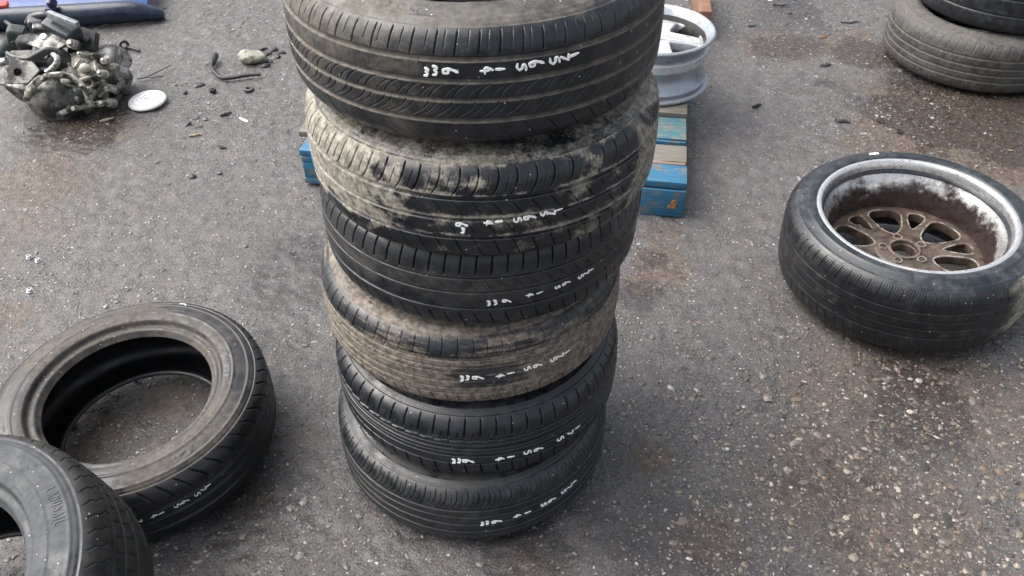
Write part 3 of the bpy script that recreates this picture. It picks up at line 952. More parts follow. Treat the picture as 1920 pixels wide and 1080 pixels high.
# ------------------------------------------------------------------ generic solids
class MB:
    """collects shaped pieces into one mesh"""
    def __init__(s): s.bm = bmesh.new()

    def _merge(s, b, mtx=None):
        if mtx is not None: bmesh.ops.transform(b, matrix=mtx, verts=b.verts)
        me = bpy.data.meshes.new("tmp"); b.to_mesh(me); b.free()
        s.bm.from_mesh(me); bpy.data.meshes.remove(me)
        return s

    def box(s, loc, size, rot=(0, 0, 0), bev=0.004, seg=2, sub=0):
        b = bmesh.new(); bmesh.ops.create_cube(b, size=1)
        bmesh.ops.scale(b, vec=size, verts=b.verts)
        if bev: bmesh.ops.bevel(b, geom=list(b.edges), offset=bev, segments=seg, affect='EDGES', profile=.6)
        from mathutils import Euler
        return s._merge(b, Matrix.Translation(loc) @ Euler(rot).to_matrix().to_4x4())

    def cyl(s, p0, p1, r0, r1=None, seg=28, bev=0.0015):
        p0, p1 = Vector(p0), Vector(p1); d = p1 - p0
        b = bmesh.new()
        bmesh.ops.create_cone(b, cap_ends=True, segments=seg, radius1=r0, radius2=r0 if r1 is None else r1, depth=d.length)
        if bev:
            ed = [e for e in b.edges if len(e.link_faces) == 2 and any(len(f.verts) > 4 for f in e.link_faces)]
            bmesh.ops.bevel(b, geom=ed, offset=bev, segments=2, affect='EDGES')
        return s._merge(b, Matrix.Translation((p0 + p1) / 2) @ d.to_track_quat('Z', 'Y').to_matrix().to_4x4())

    def sph(s, loc, scale, rot=(0, 0, 0), sub=3):
        from mathutils import Euler
        b = bmesh.new(); bmesh.ops.create_icosphere(b, subdivisions=sub, radius=1)
        return s._merge(b, Matrix.Translation(loc) @ Euler(rot).to_matrix().to_4x4() @ Matrix.Diagonal((*scale, 1)))

    def tube(s, pts, r, seg=10, closed=False, flat=1.0):
        P = [Vector(p) for p in pts]
        # smooth the path
        Q = []
        n = len(P)
        for i in range(n if closed else n - 1):
            p0 = P[(i - 1) % n] if (closed or i > 0) else P[0]; p1 = P[i]; p2 = P[(i + 1) % n]; p3 = P[(i + 2) % n] if (closed or i + 2 < n) else P[-1]
            for k in range(6):
                t = k / 6
                Q.append(.5 * ((2 * p1) + (p2 - p0) * t + (2 * p0 - 5 * p1 + 4 * p2 - p3) * t * t + (3 * p1 - p0 - 3 * p2 + p3) * t ** 3))
        if not closed: Q.append(P[-1])
        b = bmesh.new(); rings = []
        up = Vector((0, 0, 1)); m_ = len(Q)
        for i, p in enumerate(Q):
            tg = (Q[(i + 1) % m_] - Q[i - 1]) if (closed or 0 < i < m_ - 1) else (Q[min(i + 1, m_ - 1)] - Q[max(i - 1, 0)])
            tg.normalize()
            a = tg.cross(up)
            if a.length < .05: a = tg.cross(Vector((0, 1, 0)))
            a.normalize(); c = a.cross(tg).normalized()
            rr = r(i / max(1, m_ - 1)) if callable(r) else r
            rings.append([b.verts.new(p + (a * math.cos(2 * math.pi * k / seg) + c * math.sin(2 * math.pi * k / seg) * flat) * rr) for k in range(seg)])
        for i in range(m_ if closed else m_ - 1):
            A, B = rings[i], rings[(i + 1) % m_]
            for k in range(seg): b.faces.new((A[k], A[(k + 1) % seg], B[(k + 1) % seg], B[k]))
        if not closed:
            b.faces.new(rings[0][::-1]); b.faces.new(rings[-1])
        bmesh.ops.recalc_face_normals(b, faces=b.faces)
        return s._merge(b)

    def lathe(s, prof, seg=64, mtx=None, cap=False, a0=0.0, a1=2 * math.pi):
        full = abs(a1 - a0 - 2 * math.pi) < 1e-6
        b = bmesh.new(); rings = []
        k_ = seg if full else seg + 1
        for i in range(k_):
            a = a0 + (a1 - a0) * i / seg
            rings.append([b.verts.new((r * math.cos(a), r * math.sin(a), z)) for r, z in prof])
        for i in range(seg):
            A, B = rings[i], rings[(i + 1) % k_]
            for j in range(len(prof) - 1):
                b.faces.new((A[j], B[j], B[j + 1], A[j + 1]))
        if cap:
            b.faces.new([r[-1] for r in rings])
        bmesh.ops.remove_doubles(b, verts=b.verts, dist=1e-6)
        bmesh.ops.recalc_face_normals(b, faces=b.faces)
        return s._merge(b, mtx)

    def poly(s, pts2d, thick, mtx, bev=0.002):
        b = bmesh.new()
        f = b.faces.new([b.verts.new((x, y, 0)) for x, y in pts2d])
        ex = bmesh.ops.extrude_face_region(b, geom=[f])
        bmesh.ops.translate(b, vec=(0, 0, thick), verts=[v for v in ex['geom'] if isinstance(v, bmesh.types.BMVert)])
        bmesh.ops.recalc_face_normals(b, faces=b.faces)
        if bev: bmesh.ops.bevel(b, geom=list(b.edges), offset=bev, segments=2, affect='EDGES')
        return s._merge(b, mtx)

    def build(s, name, mat, parent=None, origin=(0, 0, 0), smooth=True, rough=0.0, rscale=30, seed=0, angle=40):
        if rough:
            for v in s.bm.verts:
                c = v.co
                n = fbm(np.array([c.x * rscale + seed]), np.array([c.y * rscale]), np.array([c.z * rscale]), 3, seed)[0] - .5
                v.co = c + (v.normal if v.normal.length > 0 else Vector((0, 0, 1))) * float(n) * rough
        o = Vector(origin)
        if o.length: bmesh.ops.translate(s.bm, vec=-o, verts=s.bm.verts)
        me = bpy.data.meshes.new(name)
        s.bm.normal_update()
        s.bm.to_mesh(me); s.bm.free()
        if smooth:
            me.polygons.foreach_set("use_smooth", np.full(len(me.polygons), True))
            me.set_sharp_from_angle(angle=R_(angle))
        return link(name, me, mat, parent)


def smooth_closed(ctrl, k=6):
    P = [np.array(p, float) for p in ctrl]; n = len(P); out = []
    for i in range(n):
        p0, p1, p2, p3 = P[i - 1], P[i], P[(i + 1) % n], P[(i + 2) % n]
        for j in range(k):
            t = j / k
            out.append(.5 * ((2 * p1) + (p2 - p0) * t + (2 * p0 - 5 * p1 + 4 * p2 - p3) * t * t + (3 * p1 - p0 - 3 * p2 + p3) * t ** 3))
    return out


def pierced_disc(name, outer, holes, thick, bevel, dish, mat, parent):
    """a cast disc with windows: 2-D curve filled, extruded and bevelled, then dished"""
    cu_ = bpy.data.curves.new("outline", 'CURVE'); cu_.dimensions = '2D'; cu_.fill_mode = 'BOTH'
    cu_.extrude = thick / 2; cu_.bevel_depth = bevel; cu_.bevel_resolution = 3
    for loop in [outer] + holes:
        sp = cu_.splines.new('POLY'); sp.points.add(len(loop) - 1); sp.use_cyclic_u = True
        for p, q in zip(sp.points, loop): p.co = (q[0], q[1], 0, 1)
    tmp = bpy.data.objects.new("outline", cu_); COL.objects.link(tmp)
    dg = bpy.context.evaluated_depsgraph_get()
    me = bpy.data.meshes.new_from_object(tmp.evaluated_get(dg))
    bpy.data.objects.remove(tmp); bpy.data.curves.remove(cu_)
    me.name = name
    bm = bmesh.new(); bm.from_mesh(me)
    bmesh.ops.remove_doubles(bm, verts=bm.verts, dist=1e-5)
    for v in bm.verts:
        v.co.z += dish(math.hypot(v.co.x, v.co.y), math.atan2(v.co.y, v.co.x))
    bm.to_mesh(me); bm.free()
    me.materials.clear()
    me.polygons.foreach_set("use_smooth", np.full(len(me.polygons), True))
    me.set_sharp_from_angle(angle=R_(50))
    return link(name, me, mat, parent)


def circle(r, n=72, c=(0, 0)):
    return [(c[0] + r * math.cos(2 * math.pi * k / n), c[1] + r * math.sin(2 * math.pi * k / n)) for k in range(n)]


def polar(r, a):
    return (r * math.cos(R_(a)), r * math.sin(R_(a)))


# ------------------------------------------------------------------ wheel with tyre, face down
def mat_rim_dirty():
    mt, t, b = new_mat("brake_dust_alloy")
    co = objco(t)
    sp = t.nodes.new("ShaderNodeSeparateXYZ"); t.links.new(co, sp.inputs[0])
    n1 = noise(t, co, 9, 7, 0.7); n2 = noise(t, co, 45, 6, 0.65); n3 = noise(t, co, 160, 4, .6)
    # clean band high up near the lip, brown film below with a ragged edge
    lev = mth(t, 'ADD', sp.outputs[2], mth(t, 'ADD', mth(t, 'MULTIPLY', mth(t, 'SUBTRACT', n1, .5), .17), mth(t, 'MULTIPLY', mth(t, 'SUBTRACT', n2, .5), .05)))
    f = maprange(t, lev, .190, .152)
    rim = mixc(t, n2, (.50, .50, .51), (.66, .66, .66))
    speck = maprange(t, n3, .60, .68)
    rim = mixc(t, mth(t, 'MULTIPLY', speck, .7), rim, (.10, .075, .055))
    grime = mixc(t, maprange(t, n2, .35, .65), (.020, .0135, .0135), (.032, .0225, .021))
    grime = mixc(t, maprange(t, n3, .64, .74), grime, (.10, .085, .07))
    t.links.new(mixc(t, f, rim, grime), b.inputs["Base Color"])
    t.links.new(mth(t, 'MULTIPLY', mth(t, 'SUBTRACT', 1.0, f), .75), b.inputs["Metallic"])
    t.links.new(maprange(t, n2, .3, .7, .18, .38), b.inputs["Roughness"])
    bump(t, b, mth(t, 'ADD', n3, n2), .3, .001)
    return mt


def mat_spokes():
    mt, t, b = new_mat("grimy_alloy_spokes")
    co = objco(t)
    n2 = noise(t, co, 38, 6, .65); n3 = noise(t, co, 150, 4, .6)
    g = t.nodes.new("ShaderNodeNewGeometry")
    edge = maprange(t, g.outputs["Pointiness"], .53, .62)
    c = mixc(t, maprange(t, n2, .35, .65), (.030, .021, .016), (.092, .068, .051))
    c = mixc(t, mth(t, 'MULTIPLY', edge, maprange(t, n3, .35, .55)), c, (.24, .22, .19))
    t.links.new(c, b.inputs["Base Color"])
    b.inputs["Roughness"].default_value = .42
    b.inputs["Metallic"].default_value = .1
    bump(t, b, n3, .4, .001)
    return mt


WX, WY = 1.0452, 1.8312
wheel = empty("tyred_wheel", (0, 0, 0), "alloy wheel with black tyre lying face down at right, brown grime inside its silver rim", "wheel")
ty = Tyre(0.3189, 0.114, 0.222)
mA = mat_rubber("tyre_rubber_wheel", base=(.007, .0075, .0095), mud=(.16, .15, .12), mud2=(.30, .28, .23), rough=.40)
mB = mat_rubber("sidewall_rubber_wheel", base=(.010, .013, .017), mud=(.045, .05, .055), mud2=(.07, .075, .08), rough=.30)
tp = build_tyre(wheel, ty, (mA, mB), tread_wheel, mud_wheel, lambda TH, q, nn: .16 + .6 * (nn - .5) + .5 * sstep(30, 5, angdist(TH, -35)) * sstep(.5, .9, q), fine=1000, nz=120, seed=33)
tp[0].name = "tyre"
for p in tp[1:]:
    p.parent = tp[0]
for p in (tp[0],): p.location = (0, 0, .118)
# a little paint dash on the sidewall
rl = .2448
rimb = MB()
rimb.lathe([(.2475, .214), (.2482, .222), (.2462, .2285), (.2415, .2305), (.2360, .2300), (.2325, .2275), (.2300, .2205), (.2285, .2100), (.2270, .196), (.2205, .186), (.2120, .170), (.2050, .150), (.2010, .128), (.1985, .108), (.1965, .096)], 128)
rimb.lathe([(.1965, .096), (.1990, .075), (.2050, .055), (.2140, .035), (.2250, .020), (.2330, .012), (.2400, .010), (.2450, .014), (.2455, .022), (.2380, .03), (.2475, .030)][:-1], 128)
mR = mat_rim_dirty(); mS = mat_spokes()
rim = rimb.build("rim", mR, wheel)
holes = []
for k in range(6):
    a = 30 + 60 * k       # large window
    holes.append(smooth_closed([polar(.074, a), polar(.095, a - 14), polar(.130, a - 16.5), polar(.166, a - 15.5), polar(.183, a - 8), polar(.183, a + 8), polar(.166, a + 15.5), polar(.130, a + 16.5), polar(.095, a + 14)]))
    a = 60 * k            # slim window inside the split spoke
    holes.append(smooth_closed([polar(.104, a), polar(.130, a - 6.2), polar(.158, a - 8.2), polar(.176, a - 6.5), polar(.182, a), polar(.176, a + 6.5), polar(.158, a + 8.2), polar(.130, a + 6.2)]))
holes.append(circle(.0325, 48))
for k in range(5): holes.append(circle(.0075, 16, polar(.053, 90 + 72 * k)))
sd_ = pierced_disc("spokes", circle(.1975, 120), holes, .020, .0032, lambda r, a: .086, mS, rim)
we = MB()
for hl in holes[:12]:
    we.tube([(x, y, .0982) for x, y in hl[::3]], .0027, 8, closed=True, flat=.8)
we.build("window_rims", mat_simple("worn_bright_alloy", (.25, .225, .195), .36, metal=.2, var=.4, scale=90, dirt=(.045, .03, .022), dirt_amt=.55, dscale=24), sd_)
hb = MB()
hb.lathe([(.0325, .088), (.0330, .104), (.0350, .1085), (.0400, .1085), (.0425, .106), (.0435, .095)], 64)
hb.lathe([(.0435, .1035), (.0700, .1020), (.0740, .099), (.0760, .09)], 64)
hb.cyl((0, 0, .02), (0, 0, .045), .031, seg=40)
# lug seats and stiffening ribs beside the windows
for k in range(5):
    x, y = polar(.053, 90 + 72 * k)
    hb.lathe([(.0078, .096), (.0080, .106), (.0125, .1062), (.0140, .100)], 20, Matrix.Translation((x, y, 0)))
hb.build("hub", mS, rim)
mk = MB()
zs_ = float(np.interp(.272, ty.side[::-1, 0], ty.side[::-1, 1])) + .118
mk.box((*polar(.272, 95), zs_ + .0006), (.026, .009, .0025), (0, 0, R_(5)), .0010)
mk.build("paint_dash", M_chalk, tp[0], origin=(0, 0, .118))
place_tilted(wheel, WX, WY, 0.016, 0.018, -0.038)

# ------------------------------------------------------------------ two tyres at the top right
mA = mat_rubber("tyre_rubber_worn", base=(.018, .018, .018), mud=(.07, .067, .063), mud2=(.11, .103, .092), rough=.5)
ty = Tyre(0.335, 0.104, 0.20)
root = empty("worn_tyre", (1.80, 3.195, 0.0), "dusty grey worn tyre on brown wet ground, underneath a darker tyre", "tyre", "pair of stacked tyres in the far right corner")
for p in build_tyre(root, ty, (mA, mA), tread_worn, mud_worn, .45, fine=620, nz=90, seed=41): p.location = (0, 0, .104)
mA = mat_rubber("tyre_rubber_dark", base=(.008, .009, .012), mud=(.035, .039, .043), mud2=(.05, .055, .06), rough=.40)
root = empty("worn_tyre", (1.865, 3.225, 0.2085), "black tyre with white pen strokes, lying on top of the dusty grey worn tyre", "tyre", "pair of stacked tyres in the far right corner")
ty = Tyre(0.332, 0.104, 0.20)
pp = build_tyre(root, ty, (mA, mA), tread_dark, mud_clean(.16), .25, fine=620, nz=90, seed=45)
pp.extend(size_mark(root, .332, [('1', -95.5, .006), ('/', -92, .009), ('/', -90, .007), ('/', -88, .009), ('5', -85.5, .008)], size=.020, pen=.0016))
for p in pp: p.location = (0, 0, .104)

# ------------------------------------------------------------------ pallet
def mat_wood(name, paint, bare, amt, seed=0.0):
    mt, t, b = new_mat(name)
    co = objco(t)
    mp = t.nodes.new("ShaderNodeMapping"); mp.inputs["Scale"].default_value = (3, 60, 60); mp.inputs["Location"].default_value = (seed, seed, 0)
    t.links.new(co, mp.inputs[0])
    gr = noise(t, mp.outputs[0], 3, 6, .65)
    n1 = noise(t, co, 24, 8, .75)
    woodc = mixc(t, maprange(t, gr, .3, .7), tuple(x * .6 for x in bare), bare)
    pc = mixc(t, maprange(t, gr, .3, .7), tuple(x * .75 for x in paint), paint)
    v = mth(t, 'ADD', mth(t, 'MULTIPLY', n1, .7), mth(t, 'MULTIPLY', gr, .3))
    f = maprange(t, v, .5 - (amt - .5) * .5 - .03, .5 - (amt - .5) * .5 + .05)
    c = mixc(t, f, pc, woodc)
    c = mixc(t, maprange(t, noise(t, co, 30, 5, .6), .56, .72, 0, .7), c, (.07, .06, .05))
    t.links.new(c, b.inputs["Base Color"])
    b.inputs["Roughness"].default_value = .55
    bump(t, b, mth(t, 'ADD', gr, mth(t, 'MULTIPLY', f, -.4)), .5, .0015)
    return mt


BLUE = (.018, .128, .235); TEAL = (.035, .17, .20)
W_blue = mat_wood("blue_painted_wood", BLUE, (.15, .135, .11), .42)
W_worn = mat_wood("worn_blue_wood", (.045, .135, .165), (.15, .155, .145), .50, 3)
W_bare = mat_wood("bare_grey_wood", (.06, .11, .13), (.17, .155, .13), .95, 7)
W_pink = mat_wood("split_raw_wood", (.05, .16, .24), (.27, .175, .125), .9, 5)
prz = R_(-9.0)
pal = empty("wooden_pallet", (.515, 2.150, 0), "blue painted wooden pallet behind the tall stack, paint worn off its boards", "pallet", rot=(0, 0, prz))
PL = 1.19                                  # front length, runs to local -x ; depth to +y
PTOP = .120


def plank(name, mat, x0, x1, y0, y1, z0, z1, tilt=0.0, seed=0):
    b = MB(); b.box(((x0 + x1) / 2, (y0 + y1) / 2, (z0 + z1) / 2), (x1 - x0, y1 - y0, z1 - z0), (0, 0, tilt), .003, 2)
    bmesh.ops.subdivide_edges(b.bm, edges=[e for e in b.bm.edges if e.calc_length() > .3], cuts=14)
    return b.build(name, mat, pal, rough=.004, rscale=9, seed=seed, angle=35)


def skin(y0, y1):
    pass


rows = [(0.000, .098, W_blue), (.112, .205, W_bare), (.238, .372, W_worn), (.410, .500, W_bare), (.540, .635, W_worn), (.68, .77, W_bare), (.82, .92, W_blue), (.98, 1.09, W_worn), (1.15, 1.25, W_bare)]
for k, (y0, y1, mt_) in enumerate(rows):
    b_ = plank("deck_board", mt_, -PL - (.04 if k == 1 else 0), -.002 * (k % 3), y0, y1, PTOP - .021, PTOP, R_(.25 * ((k * 37) % 5 - 2)), seed=k)
    if k in (1, 2):   # the front edges keep their own paint or split wood
        e = MB(); e.box((-PL / 2, y0 - .0045, PTOP - .0125), (PL - .01, .008 if k == 2 else .014, .019), (0, 0, 0), .002)
        bmesh.ops.subdivide_edges(e.bm, edges=[q for q in e.bm.edges if q.calc_length() > .3], cuts=30)
        e.build("board_edge", W_blue if k == 2 else W_pink, b_, rough=.006, rscale=22, seed=k)
for xc in (-.055, -PL / 2, -PL + .055):
    plank("stringer", W_blue, xc - .05, xc + .05, .004, 1.246, PTOP - .042, PTOP - .0225, seed=20)
    plank("bottom_runner", W_blue, xc - .05, xc + .05, .002, 1.248, .001, .019, seed=30)
    for yc in (.055, .62, 1.19):
        q_ = MB(); q_.box((xc, yc, .0485), (.098 + (.05 if xc > -.1 else 0) * 0, .104, .058), (0, 0, 0), .004)
        q_.build("block", W_blue, pal, rough=.004, rscale=20, seed=int(yc * 10))
fb = MB(); fb.box((-.064, -.006, .047), (.128, .010, .094), (0, 0, 0), .003)
fb.build("front_face", W_blue, pal, rough=.003, rscale=20)
rs = MB(); rs.sph((-.030, -.0115, .050), (.009, .0016, .013)); rs.sph((-.036, -.0115, .036), (.012, .0014, .007))
rs.build("rusty_nail_patch", mat_simple("rusty_split_wood", (.26, .13, .05), .8, var=.5, scale=120), pal, rough=.006, rscale=90)
# brown strip standing at the far corner
bt = MB(); bt.box((.80 - .515, 1.22, .06), (.05, .42, .11), (0, 0, R_(-6)), .004)
o_ = bt.build("timber_offcut", mat_wood("brown_timber", (.20, .10, .06), (.27, .15, .09), .5, 9), None, rough=.004)
o_.location = (.80, 3.58, 0.004)
o_.data.transform(Matrix.Translation((-(.80 - .515), -1.22, 0)))
tag(o_, "reddish brown timber offcut on the ground beyond the pallet", "timber")

# ------------------------------------------------------------------ bare alloy rim on the pallet
M_silver = mat_simple("silver_alloy", (.33, .36, .40), .33, metal=.6, var=.12, scale=30, dirt=(.20, .20, .20), dirt_amt=.12, dscale=22)
M_face = mat_simple("machined_alloy_face", (.50, .51, .53), .30, metal=.35, var=.10, scale=40, dirt=(.25, .24, .23), dirt_amt=.15, dscale=18)
rim2 = empty("bare_rim", (.481, 2.80, PTOP + .002), "bare silver alloy rim without a tyre, lying on the pallet behind the tall stack", "wheel rim")
b_ = MB()
b_.lathe([(.190, .004), (.199, .0), (.2045, .004), (.2045, .010), (.198, .014), (.190, .017), (.190, .024), (.1945, .026), (.1945, .031), (.189, .035), (.183, .046), (.174, .060), (.170, .080), (.170, .110), (.174, .130), (.181, .148), (.188, .158), (.190, .168),
          (.1925, .171), (.201, .174), (.2055, .179), (.2055, .184), (.201, .1875), (.193, .186), (.188, .180), (.182, .170), (.177, .160)], 128)
b_.build("barrel", M_silver, rim2)
b_ = MB(); b_.lathe([(.177, .160), (.168, .140), (.162, .11), (.160, .06), (.168, .04), (.182, .015), (.190, .004)], 128)
b_.build("barrel_inside", mat_simple("barrel_shade_black", (.02, .019, .018), .5, var=.5, scale=30), rim2)  # black colour paints the shade seen through the spoke windows
holes = []
for k in range(5):
    a = 27 + 72 * k
    holes.append(smooth_closed([polar(.065, a), polar(.09, a - 17), polar(.13, a - 24), polar(.164, a - 25), polar(.174, a - 14), polar(.176, a), polar(.174, a + 14), polar(.164, a + 25), polar(.13, a + 24), polar(.09, a + 17)]))
holes.append(circle(.028, 40))
for k in range(5): holes.append(circle(.008, 16, polar(.05, 63 + 72 * k)))
pierced_disc("spokes", circle(.186, 110), holes, .022, .006, lambda r, a: .122 + .022 * (1 - (r / .19) ** 2), M_face, rim2)

# ------------------------------------------------------------------ blue panel with dark trim
M_bluep = mat_simple("blue_car_paint", (.018, .055, .20), .25, var=.15, scale=12, dirt=(.06, .07, .10), dirt_amt=.2, dscale=9)
M_trim = mat_simple("grey_black_trim", (.012, .022, .042), .30, var=.3, scale=25)
M_violet = mat_simple("dark_violet_plastic", (.035, .03, .085), .4)


def swept(prof, path, caps=True):
    """prof: (n, z) across, path: list of (x,y,scale)"""
    b = MB(); bm = b.bm; rings = []
    for i, (x, y, sc) in enumerate(path):
        x0, y0, _ = path[max(0, i - 1)]; x1, y1, _ = path[min(len(path) - 1, i + 1)]
        t_ = Vector((x1 - x0, y1 - y0, 0)).normalized(); n_ = Vector((-t_.y, t_.x, 0))
        rings.append([bm.verts.new((x + n_.x * a * sc, y + n_.y * a * sc, z * sc)) for a, z in prof])
    k = len(prof)
    for A, B in zip(rings[:-1], rings[1:]):
        for j in range(k): bm.faces.new((A[j], B[j], B[(j + 1) % k], A[(j + 1) % k]))
    bm.faces.new(rings[0]); bm.faces.new(rings[-1][::-1])
    bmesh.ops.recalc_face_normals(bm, faces=bm.faces)
    return b


pan = empty("bumper_panel", (-1.85, 3.60, 0), "blue car bumper panel with dark grey lower trim lying behind the gearbox", "bumper")
path = []
for i in range(26):
    f = i / 25
    x = -2.95 + 1.475 * f
    y = 3.440 + .10 * f ** 2 + .055 * f
    sc = 1.0 - .55 * max(0, (f - .88) / .12) ** 2.2
    path.append((x + 1.85, y - 3.60, sc))
trim_prof = [(-.026, .006), (-.038, .018), (-.044, .036), (-.042, .056), (-.032, .074), (-.014, .086), (.010, .089), (.028, .080), (.032, .056), (.030, .006), (.0, .002)]
swept(trim_prof, path).build("trim_strip", M_trim, pan, angle=60)
blue_prof = [(.016, .070), (.017, .086), (.050, .094), (.10, .100), (.18, .106), (.30, .106), (.38, .100), (.38, .090), (.30, .094), (.18, .092), (.10, .086), (.05, .074), (.030, .050)]
bp = [(x, y, s_) for (x, y, s_) in path if x - 1.85 < -1.53]
swept(blue_prof, bp).build("blue_skin", M_bluep, pan, angle=60)
v_ = MB(); v_.box((0, 0, 0), (.018, .05, .05), (R_(25), 0, 0), .004); v_.box((-.004, -.02, -.018), (.034, .03, .012), (0, 0, 0), .003)
q = v_.build("mounting_clip", M_violet, pan)
q.location = Vector(at(97, 5, 3.50)) - Vector((-1.85, 3.60, 0))
q_ = None

# ------------------------------------------------------------------ gearbox
GO = Vector((-1.62, 2.93, 0))
gb = empty("car_gearbox", GO, "greasy car gearbox with hoses and an output flange, lying on the ground at far left", "gearbox")
M_iron = mat_simple("greasy_cast_alloy", (.23, .225, .21), .38, metal=.45, var=.45, scale=22, dirt=(.030, .029, .028), dirt_amt=.62, dscale=13, bumpd=.002)
M_cream = mat_simple("oxidised_alloy", (.40, .385, .32), .5, metal=.1, var=.45, scale=30, dirt=(.050, .046, .036), dirt_amt=.52, dscale=20, bumpd=.002)
M_dark = mat_simple("black_grease", (.022, .024, .024), .38, var=.5, scale=25, dirt=(.06, .058, .05), dirt_amt=.35, bumpd=.0015)
M_green = mat_simple("dark_green_paint", (.040, .048, .046), .40, var=.4, scale=30, dirt=(.02, .02, .02), dirt_amt=.4)
M_hose = mat_simple("grey_green_hose", (.045, .052, .047), .45, var=.3, scale=60)
M_plas = mat_simple("black_bracket", (.040, .047, .054), .36, var=.3, scale=40, dirt=(.12, .12, .115), dirt_amt=.25)
M_bright = mat_simple("bare_steel", (.42, .42, .42), .35, metal=.6, var=.3, scale=80, dirt=(.06, .06, .055), dirt_amt=.45, dscale=60)


def A_(px, py, Y): return at(px, py, Y)


# bell housing: a dished bowl on the ground with a rolled flange
b_ = MB()
cb = A_(92, 158, 2.87); cb.z = .142
b_.sph(cb, (.150, .128, .140), (0, 0, .2), 5)
for v in b_.bm.verts:            # cut off along a sloping plane, leaving a bowl with a flat face
    n_ = Vector((.10, -.10, 1)).normalized(); d_ = (v.co - cb).dot(n_)
    if d_ > -.012: v.co -= n_ * (d_ + .012) * .90
b_.build("bell_housing", M_iron, gb, GO, rough=.016, rscale=14, seed=3)
b_ = MB()
b_.sph(A_(104, 186, 2.80), (.098, .075, .088), (.1, .1, 0), 4)
b_.build("clutch_drum", mat_simple("mottled_cast_iron", (.17, .165, .14), .42, metal=.2, var=.5, scale=20, dirt=(.022, .022, .021), dirt_amt=.6, dscale=16, bumpd=.002), gb, GO, rough=.010, rscale=26, seed=15)
b_ = MB()
arch = [A_(50, 186, 2.745), A_(57, 166, 2.745), A_(76, 149, 2.745), A_(104, 141, 2.745), A_(130, 143, 2.74), A_(150, 157, 2.735), A_(162, 174, 2.73), A_(168, 192, 2.73)]
b_.tube(arch, .0085, 8, flat=1.5)
lip = [A_(108, 214, 2.735), A_(130, 206, 2.745), A_(160, 199, 2.76), A_(190, 194, 2.78), A_(214, 190, 2.81)]
b_.tube(lip, .0095, 8, flat=1.2)
for px_, py_ in ((57, 168), (80, 147), (118, 141), (153, 160), (190, 193), (140, 203)):
    p = A_(px_, py_, 2.735); b_.cyl(p, p + Vector((0, -.010, .006)), .0085, .0075, 12)
b_.build("housing_flange", M_cream, gb, GO, rough=.006, rscale=40, seed=5)
b_ = MB()
b_.sph(A_(143, 182, 2.75), (.026, .02, .030), (0, 0, 0), 3)
b_.cyl(A_(130, 172, 2.74), A_(152, 190, 2.735), .013, .010)
b_.build("clutch_opening", M_green, gb, GO, rough=.008, rscale=40)
b_ = MB()
b_.cyl(A_(144, 186, 2.715), A_(144, 181, 2.745), .007, .006, 6)
b_.build("release_bolt", M_bright, gb, GO)
# main casing
b_ = MB()
c0 = A_(165, 150, 2.90)
b_.sph((c0.x + .000, c0.y + .00, .095), (.075, .085, .085), (.2, .1, .3), 5)
b_.box((c0.x + .012, c0.y - .035, .095), (.135, .12, .135), (.42, .05, .22), .016, 3); b_.box((c0.x - .02, c0.y - .085, .062), (.075, .05, .09), (.5, .2, -.2), .010, 3)
b_.box((c0.x + .050, c0.y + .05, .080), (.11, .13, .14), (0.15, .08, .2), .02, 4)
bmesh.ops.subdivide_edges(b_.bm, edges=[e for e in b_.bm.edges if e.calc_length() > .03], cuts=2)
b_.build("gear_casing", M_cream, gb, GO, rough=.010, rscale=18, seed=9, angle=28)
b_ = MB()
for p0, p1, r_ in (((128, 118, 2.80), (150, 148, 2.79), .006), ((150, 112, 2.82), (138, 140, 2.79), .0055), ((160, 120, 2.83), (178, 160, 2.78), .0055), ((178, 118, 2.84), (188, 150, 2.80), .0055),
                   ((150, 150, 2.78), (196, 140, 2.80), .005), ((158, 172, 2.77), (196, 150, 2.80), .0055), ((170, 185, 2.78), (192, 162, 2.80), .006), ((186, 182, 2.79), (208, 166, 2.83), .0055)):
    b_.tube([A_(*p0), (A_(*p0) + A_(*p1)) / 2 + Vector((0, -.006, .006)), A_(*p1)], r_, 8)
b_.sph(A_(160, 128, 2.80), (.020, .016, .020), sub=3)
b_.build("casing_ribs", M_cream, gb, GO, rough=.010, rscale=45, seed=2)
b_ = MB()
for px, py, Y, r_ in ((135, 86, 2.86, .017), (190, 141, 2.79, .014), (204, 168, 2.80, .014), (168, 172, 2.77, .012), (152, 106, 2.84, .010), (205, 196, 2.80, .017), (196, 118, 2.86, .013), (212, 128, 2.88, .013), (178, 108, 2.86, .011)):
    p = A_(px, py, Y)
    b_.cyl(p + Vector((0, .03, -.012)), p + Vector((0, -.006, .012)), r_, r_ * .9, 18)
    b_.cyl(p + Vector((0, -.006, .012)), p + Vector((0, -.012, .02)), r_ * .55, r_ * .5, 6, 0)
b_.build("bolt_bosses", M_cream, gb, GO, rough=.003, rscale=60)
# rear cover and lug
b_ = MB()
c1 = A_(208, 140, 2.93)
b_.box((c1.x, c1.y + .02, .085), (.080, .13, .16), (.05, -.12, .15), .02, 4)
b_.box((c1.x + .025, c1.y + .0, .06), (.06, .05, .10), (.3, .4, .3), .012, 3)
bmesh.ops.subdivide_edges(b_.bm, edges=[e for e in b_.bm.edges if e.calc_length() > .03], cuts=2)
for p0, p1 in (((222, 150, 2.90), (236, 140, 2.92)), ((214, 176, 2.86), (232, 150, 2.90)), ((212, 190, 2.84), (226, 176, 2.88))):
    b_.tube([A_(*p0), A_(*p1)], lambda t: .016 - .008 * t, 8)
b_.build("rear_cover", M_iron, gb, GO, rough=.014, rscale=24, seed=12)
